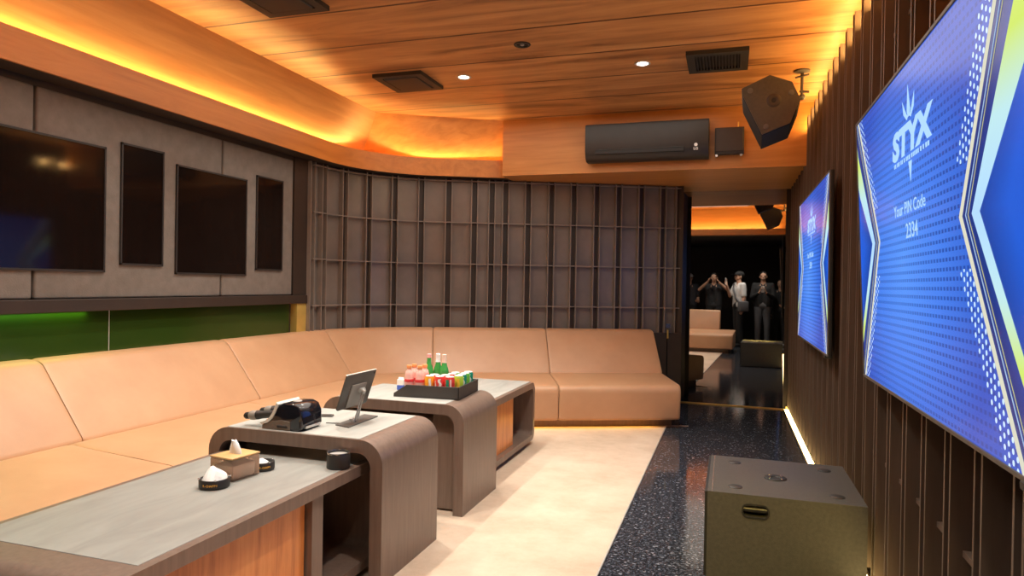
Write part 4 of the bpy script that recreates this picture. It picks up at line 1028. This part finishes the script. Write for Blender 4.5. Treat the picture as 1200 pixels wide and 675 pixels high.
def person(name, label, loc, face, H_, pose, top, bottom, shoe='black_cloth', long_sleeve=True, cap_=None, hair_len=0, head_tilt=0, wide=1.0, bag=False):
    t = thing(name, label, 'person', loc, face); k = H_/1.75
    S = lambda *p: V3(*p)*k
    hipL, hipR = S(-.09, 0, .93), S(.09, 0, .93); kn = [S(-.10, .02, .50), S(.10, .03, .50)]; an = [S(-.105, -.01, .085), S(.105, .0, .085)]
    sh = [S(-.185*wide, 0, 1.425), S(.185*wide, 0, 1.425)]; nk = S(0, .0, 1.47); hd = S(0, .03, 1.625)
    el, wr, hdv, hn = pose(S)
    b = MB()
    # torso, neck, legs, arms
    for s_ in (-1, 1):
        b.cap(S(.085*s_, 0, .98), .105*k, S(.085*s_*wide, .0, 1.16), .098*k); b.cap(S(.085*s_*wide, 0, 1.16), .098*k, S(.095*s_*wide, -.005, 1.33), .108*k)
        b.cap(S(.06*s_, 0, 1.40), .085*k, S(.165*s_*wide, 0, 1.415), .058*k)
    for i in (0, 1):
        b.cap((hipL, hipR)[i], .092*k, kn[i], .058*k); b.cap(kn[i], .057*k, an[i]+S(0, 0, .06), .042*k); b.cap(an[i]+S(0, 0, .06), .042*k, an[i], .036*k)
        b.cap(an[i]-S(0, .03, .04), .035*k, an[i]+S(0, .13, -.05), .030*k)
        b.cap(sh[i], .055*k, el[i], .041*k); b.cap(el[i], .041*k, wr[i], .027*k)
        hand(b, wr[i], hdv[i], hn[i], 1 if i == 0 else -1, .45)
    b.cap(S(0, -.005, 1.42), .064*k, S(0, .015, 1.54), .054*k)
    # head: cranium, face, jaw, nose, ears
    b.ball(S(0, .005, 1.655), .088*k, (.88, 1.08, 1.0), 16); b.ball(S(0, .035, 1.605), .070*k, (.90, 1.0, 1.15), 16); b.cap(S(0, .062, 1.555), .030*k, S(0, .060, 1.545), .026*k)
    b.cap(S(0, .107, 1.640), .010*k, S(0, .122, 1.607), .013*k, 8); b.cap(S(-.02, .097, 1.572), .010*k, S(.02, .097, 1.572), .010*k, 8)
    b.cap(S(-.045, .085, 1.655), .012*k, S(.045, .085, 1.655), .012*k, 8)
    for s_ in (-1, 1): b.ball(S(.079*s_, .005, 1.62), .026*k, (.45, .7, 1.15), 10)
    remeshed(b, 'body', 'skin', t, .0055, 3)
    e = MB()
    for s_ in (-1, 1): e.ball(S(.031*s_, .097, 1.636), .011*k, (1.1, .6, .7), 8)
    e.build('eyes', 'hair', t, local=True)
    h = MB()
    if cap_:
        h.ball(S(0, .0, 1.685), .099*k, (.92, 1.1, .72), 16); h.prism(rrect(-.07*k, .05*k, .07*k, .19*k, .045*k, 5), 'Z', 1.672*k, 1.680*k)
        h.build('cap', cap_, t, local=True, smooth=50)
    h = MB(); h.ball(S(0, -.012, 1.668), .095*k, (.92, 1.06, .98), 14)
    if hair_len: h.cap(S(0, -.05, 1.62), .08*k, S(0, -.055, 1.62-hair_len), .06*k)
    tb = h.bm
    bmesh.ops.bisect_plane(tb, geom=tb.verts[:]+tb.edges[:]+tb.faces[:], plane_co=S(0, .055, 1.665), plane_no=Vector((0, .75, -.66)).normalized(), clear_outer=True)
    h.build('hair', 'hair', t, local=True, smooth=60)
    c = MB()
    for s_ in (-1, 1):
        c.cap(S(.085*s_, 0, .96), .118*k, S(.085*s_*wide, 0, 1.16), .113*k); c.cap(S(.085*s_*wide, 0, 1.16), .113*k, S(.095*s_*wide, -.005, 1.33), .121*k); c.cap(S(.055*s_, -.003, 1.402), .088*k, S(.168*s_*wide, 0, 1.418), .068*k)
    for i in (0, 1):
        if long_sleeve: c.cap(sh[i], .069*k, el[i], .054*k); c.cap(el[i], .054*k, el[i].lerp(wr[i], .9), .040*k)
        else: c.cap(sh[i], .070*k, sh[i].lerp(el[i], .82), .062*k)
    remeshed(c, 'shirt', top, t, .012, 3)
    c = MB()
    c.cap(S(-.07, 0, .95), .118*k, S(.07, 0, .95), .118*k)
    for i in (0, 1): c.cap((hipL, hipR)[i], .108*k, kn[i], .075*k); c.cap(kn[i], .074*k, an[i]+S(0, -.005, .02), .060*k)
    remeshed(c, 'trousers', bottom, t, .012, 3)
    for i in (0, 1):
        c = MB(); c.cap(an[i]+S(0, -.035, -.043), .041*k, an[i]+S(0, .05, -.045), .039*k); c.cap(an[i]+S(0, .05, -.045), .039*k, an[i]+S(.0, .135, -.052), .032*k); c.cap(an[i]+S(0, -.015, 0), .046*k, an[i]+S(0, 0, -.03), .046*k)
        remeshed(c, 'shoe', shoe, t, .009, 2)
    if bag:
        c = MB(); c.tube([S(-.16, .06, 1.46), S(-.05, .125, 1.33), S(.10, .125, 1.12), S(.20, .06, 1.0)], .022*k, 8); c.build('shoulder_strap', 'grey_cloth', t, local=True, smooth=50)
        c = MB().box(tuple(S(.16, -.10, .82)), tuple(S(.30, .12, 1.06)), .03, 3); c.build('shoulder_bag', 'grey_cloth', t, local=True, smooth=40)
    return t
def P_phone(S): # both hands hold a phone at chest height in front
    return ([S(-.24, .06, 1.14), S(.24, .06, 1.14)], [S(-.075, .255, 1.255), S(.075, .255, 1.255)], [V3(.25, .35, .9), V3(-.25, .35, .9)], [V3(1, .2, 0), V3(-1, .2, 0)])
def P_face(S):  # both hands raised to the face
    return ([S(-.34, .10, 1.33), S(.34, .10, 1.33)], [S(-.13, .23, 1.52), S(.13, .23, 1.52)], [V3(.5, .2, .85), V3(-.5, .2, .85)], [V3(.8, .2, -.4), V3(-.8, .2, -.4)])
def P_one(S):   # left hand lifts a phone in front of the face, the other hangs
    return ([S(-.22, .13, 1.18), S(.235, -.01, 1.14)], [S(-.06, .29, 1.43), S(.25, .05, .90)], [V3(.15, .25, .95), V3(0, .15, -1)], [V3(.9, -.3, 0), V3(-1, 0, 0)])
def P_down(S):
    return ([S(-.235, -.02, 1.13), S(.235, -.01, 1.13)], [S(-.25, .05, .88), S(.18, .20, 1.02)], [V3(0, .15, -1), V3(-.5, .8, .2)], [V3(1, 0, 0), V3(0, 0, 1)])
def phone(label, mw, colour):
    t = thing('mobile_phone', label, 'phone', tuple(mw.translation))
    MB().prism(rrect(-.037, -.078, .037, .078, .010, 4), 'Z', -.004, .004, .001, 1).build('body', colour, t, mw=mw)
    MB().box((-.027, .030, -.006), (-.005, .068, -.004), .002, 1).build('camera_bump', 'black_plastic', t, mw=mw)
fx = lambda x, y, z, rz: T(x, y, z) @ RZ(rz) @ RX(90)
person('person', 'person in a white shirt with a shoulder bag holding up a phone, in the mirror', (-.36, -.22, 0), math.radians(62), 1.77, P_one, 'white_cloth', 'black_cloth', long_sleeve=False, cap_='black_cloth', bag=True)
phone('white phone held up by the person in the white shirt, in the mirror', T(-.36, -.22, 0) @ RZ(62) @ T(-.045, .325, 1.53) @ RX(90), 'white_plastic')
person('person', 'person in black raising both hands to the face, in the mirror', (-.98, -.70, 0), 0, 1.74, P_face, 'black_cloth', 'black_cloth', long_sleeve=False, hair_len=0)
person('person', 'person in a white cap and dark clothes beside the tiled wall edge, in the mirror', (-1.62, -1.05, 0), math.radians(-25), 1.73, P_down, 'navy_cloth', 'black_cloth', cap_='shoe_white', long_sleeve=False)
person('person', 'person with grey trousers holding a phone at chest height, in the mirror', (.16, -.44, 0), 0, 1.78, P_phone, 'black_cloth', 'grey_cloth', shoe='shoe_white')
phone('pale phone held at chest height by the person in grey trousers, in the mirror', T(.16, -.44, 0) @ T(0, .30, 1.36) @ RX(90), 'silver_plastic')
person('person', 'shorter person with long dark hair at the right of the mirror', (.55, -.75, 0), math.radians(20), 1.60, P_down, 'black_cloth', 'black_cloth', hair_len=.2, shoe='shoe_white')

# ------------------------------------------------------------------ camera and view
cam = bpy.data.cameras.new('camera'); co = bpy.data.objects.new('camera', cam); COL.objects.link(co)
cam.sensor_width = 36; cam.lens = 36*801/1200; cam.clip_start = .05
yaw, pit, rol = [math.radians(a) for a in (17.7, -.33, .97)]
cs, sn = math.cos(yaw), math.sin(yaw)
r = Vector((cs, sn, 0)); f = Vector((-sn, cs, 0)); u = Vector((0, 0, 1))
f2 = f*math.cos(pit)+u*math.sin(pit); u2 = u*math.cos(pit)-f*math.sin(pit)
r3 = r*math.cos(rol)+u2*math.sin(rol); u3 = u2*math.cos(rol)-r*math.sin(rol)
mw = Matrix((r3, u3, -f2)).transposed().to_4x4(); mw.translation = (0, 0, SHEN); co.matrix_world = mw
scene.camera = co
w = bpy.data.worlds.new('world'); scene.world = w; w.use_nodes = True
w.node_tree.nodes['Background'].inputs[0].default_value = (.9, .8, .7, 1); w.node_tree.nodes['Background'].inputs[1].default_value = .02
vs = scene.view_settings; vs.view_transform = 'Standard'; vs.look = 'None'; vs.gamma = 1; vs.use_curve_mapping = False; vs.exposure = .17
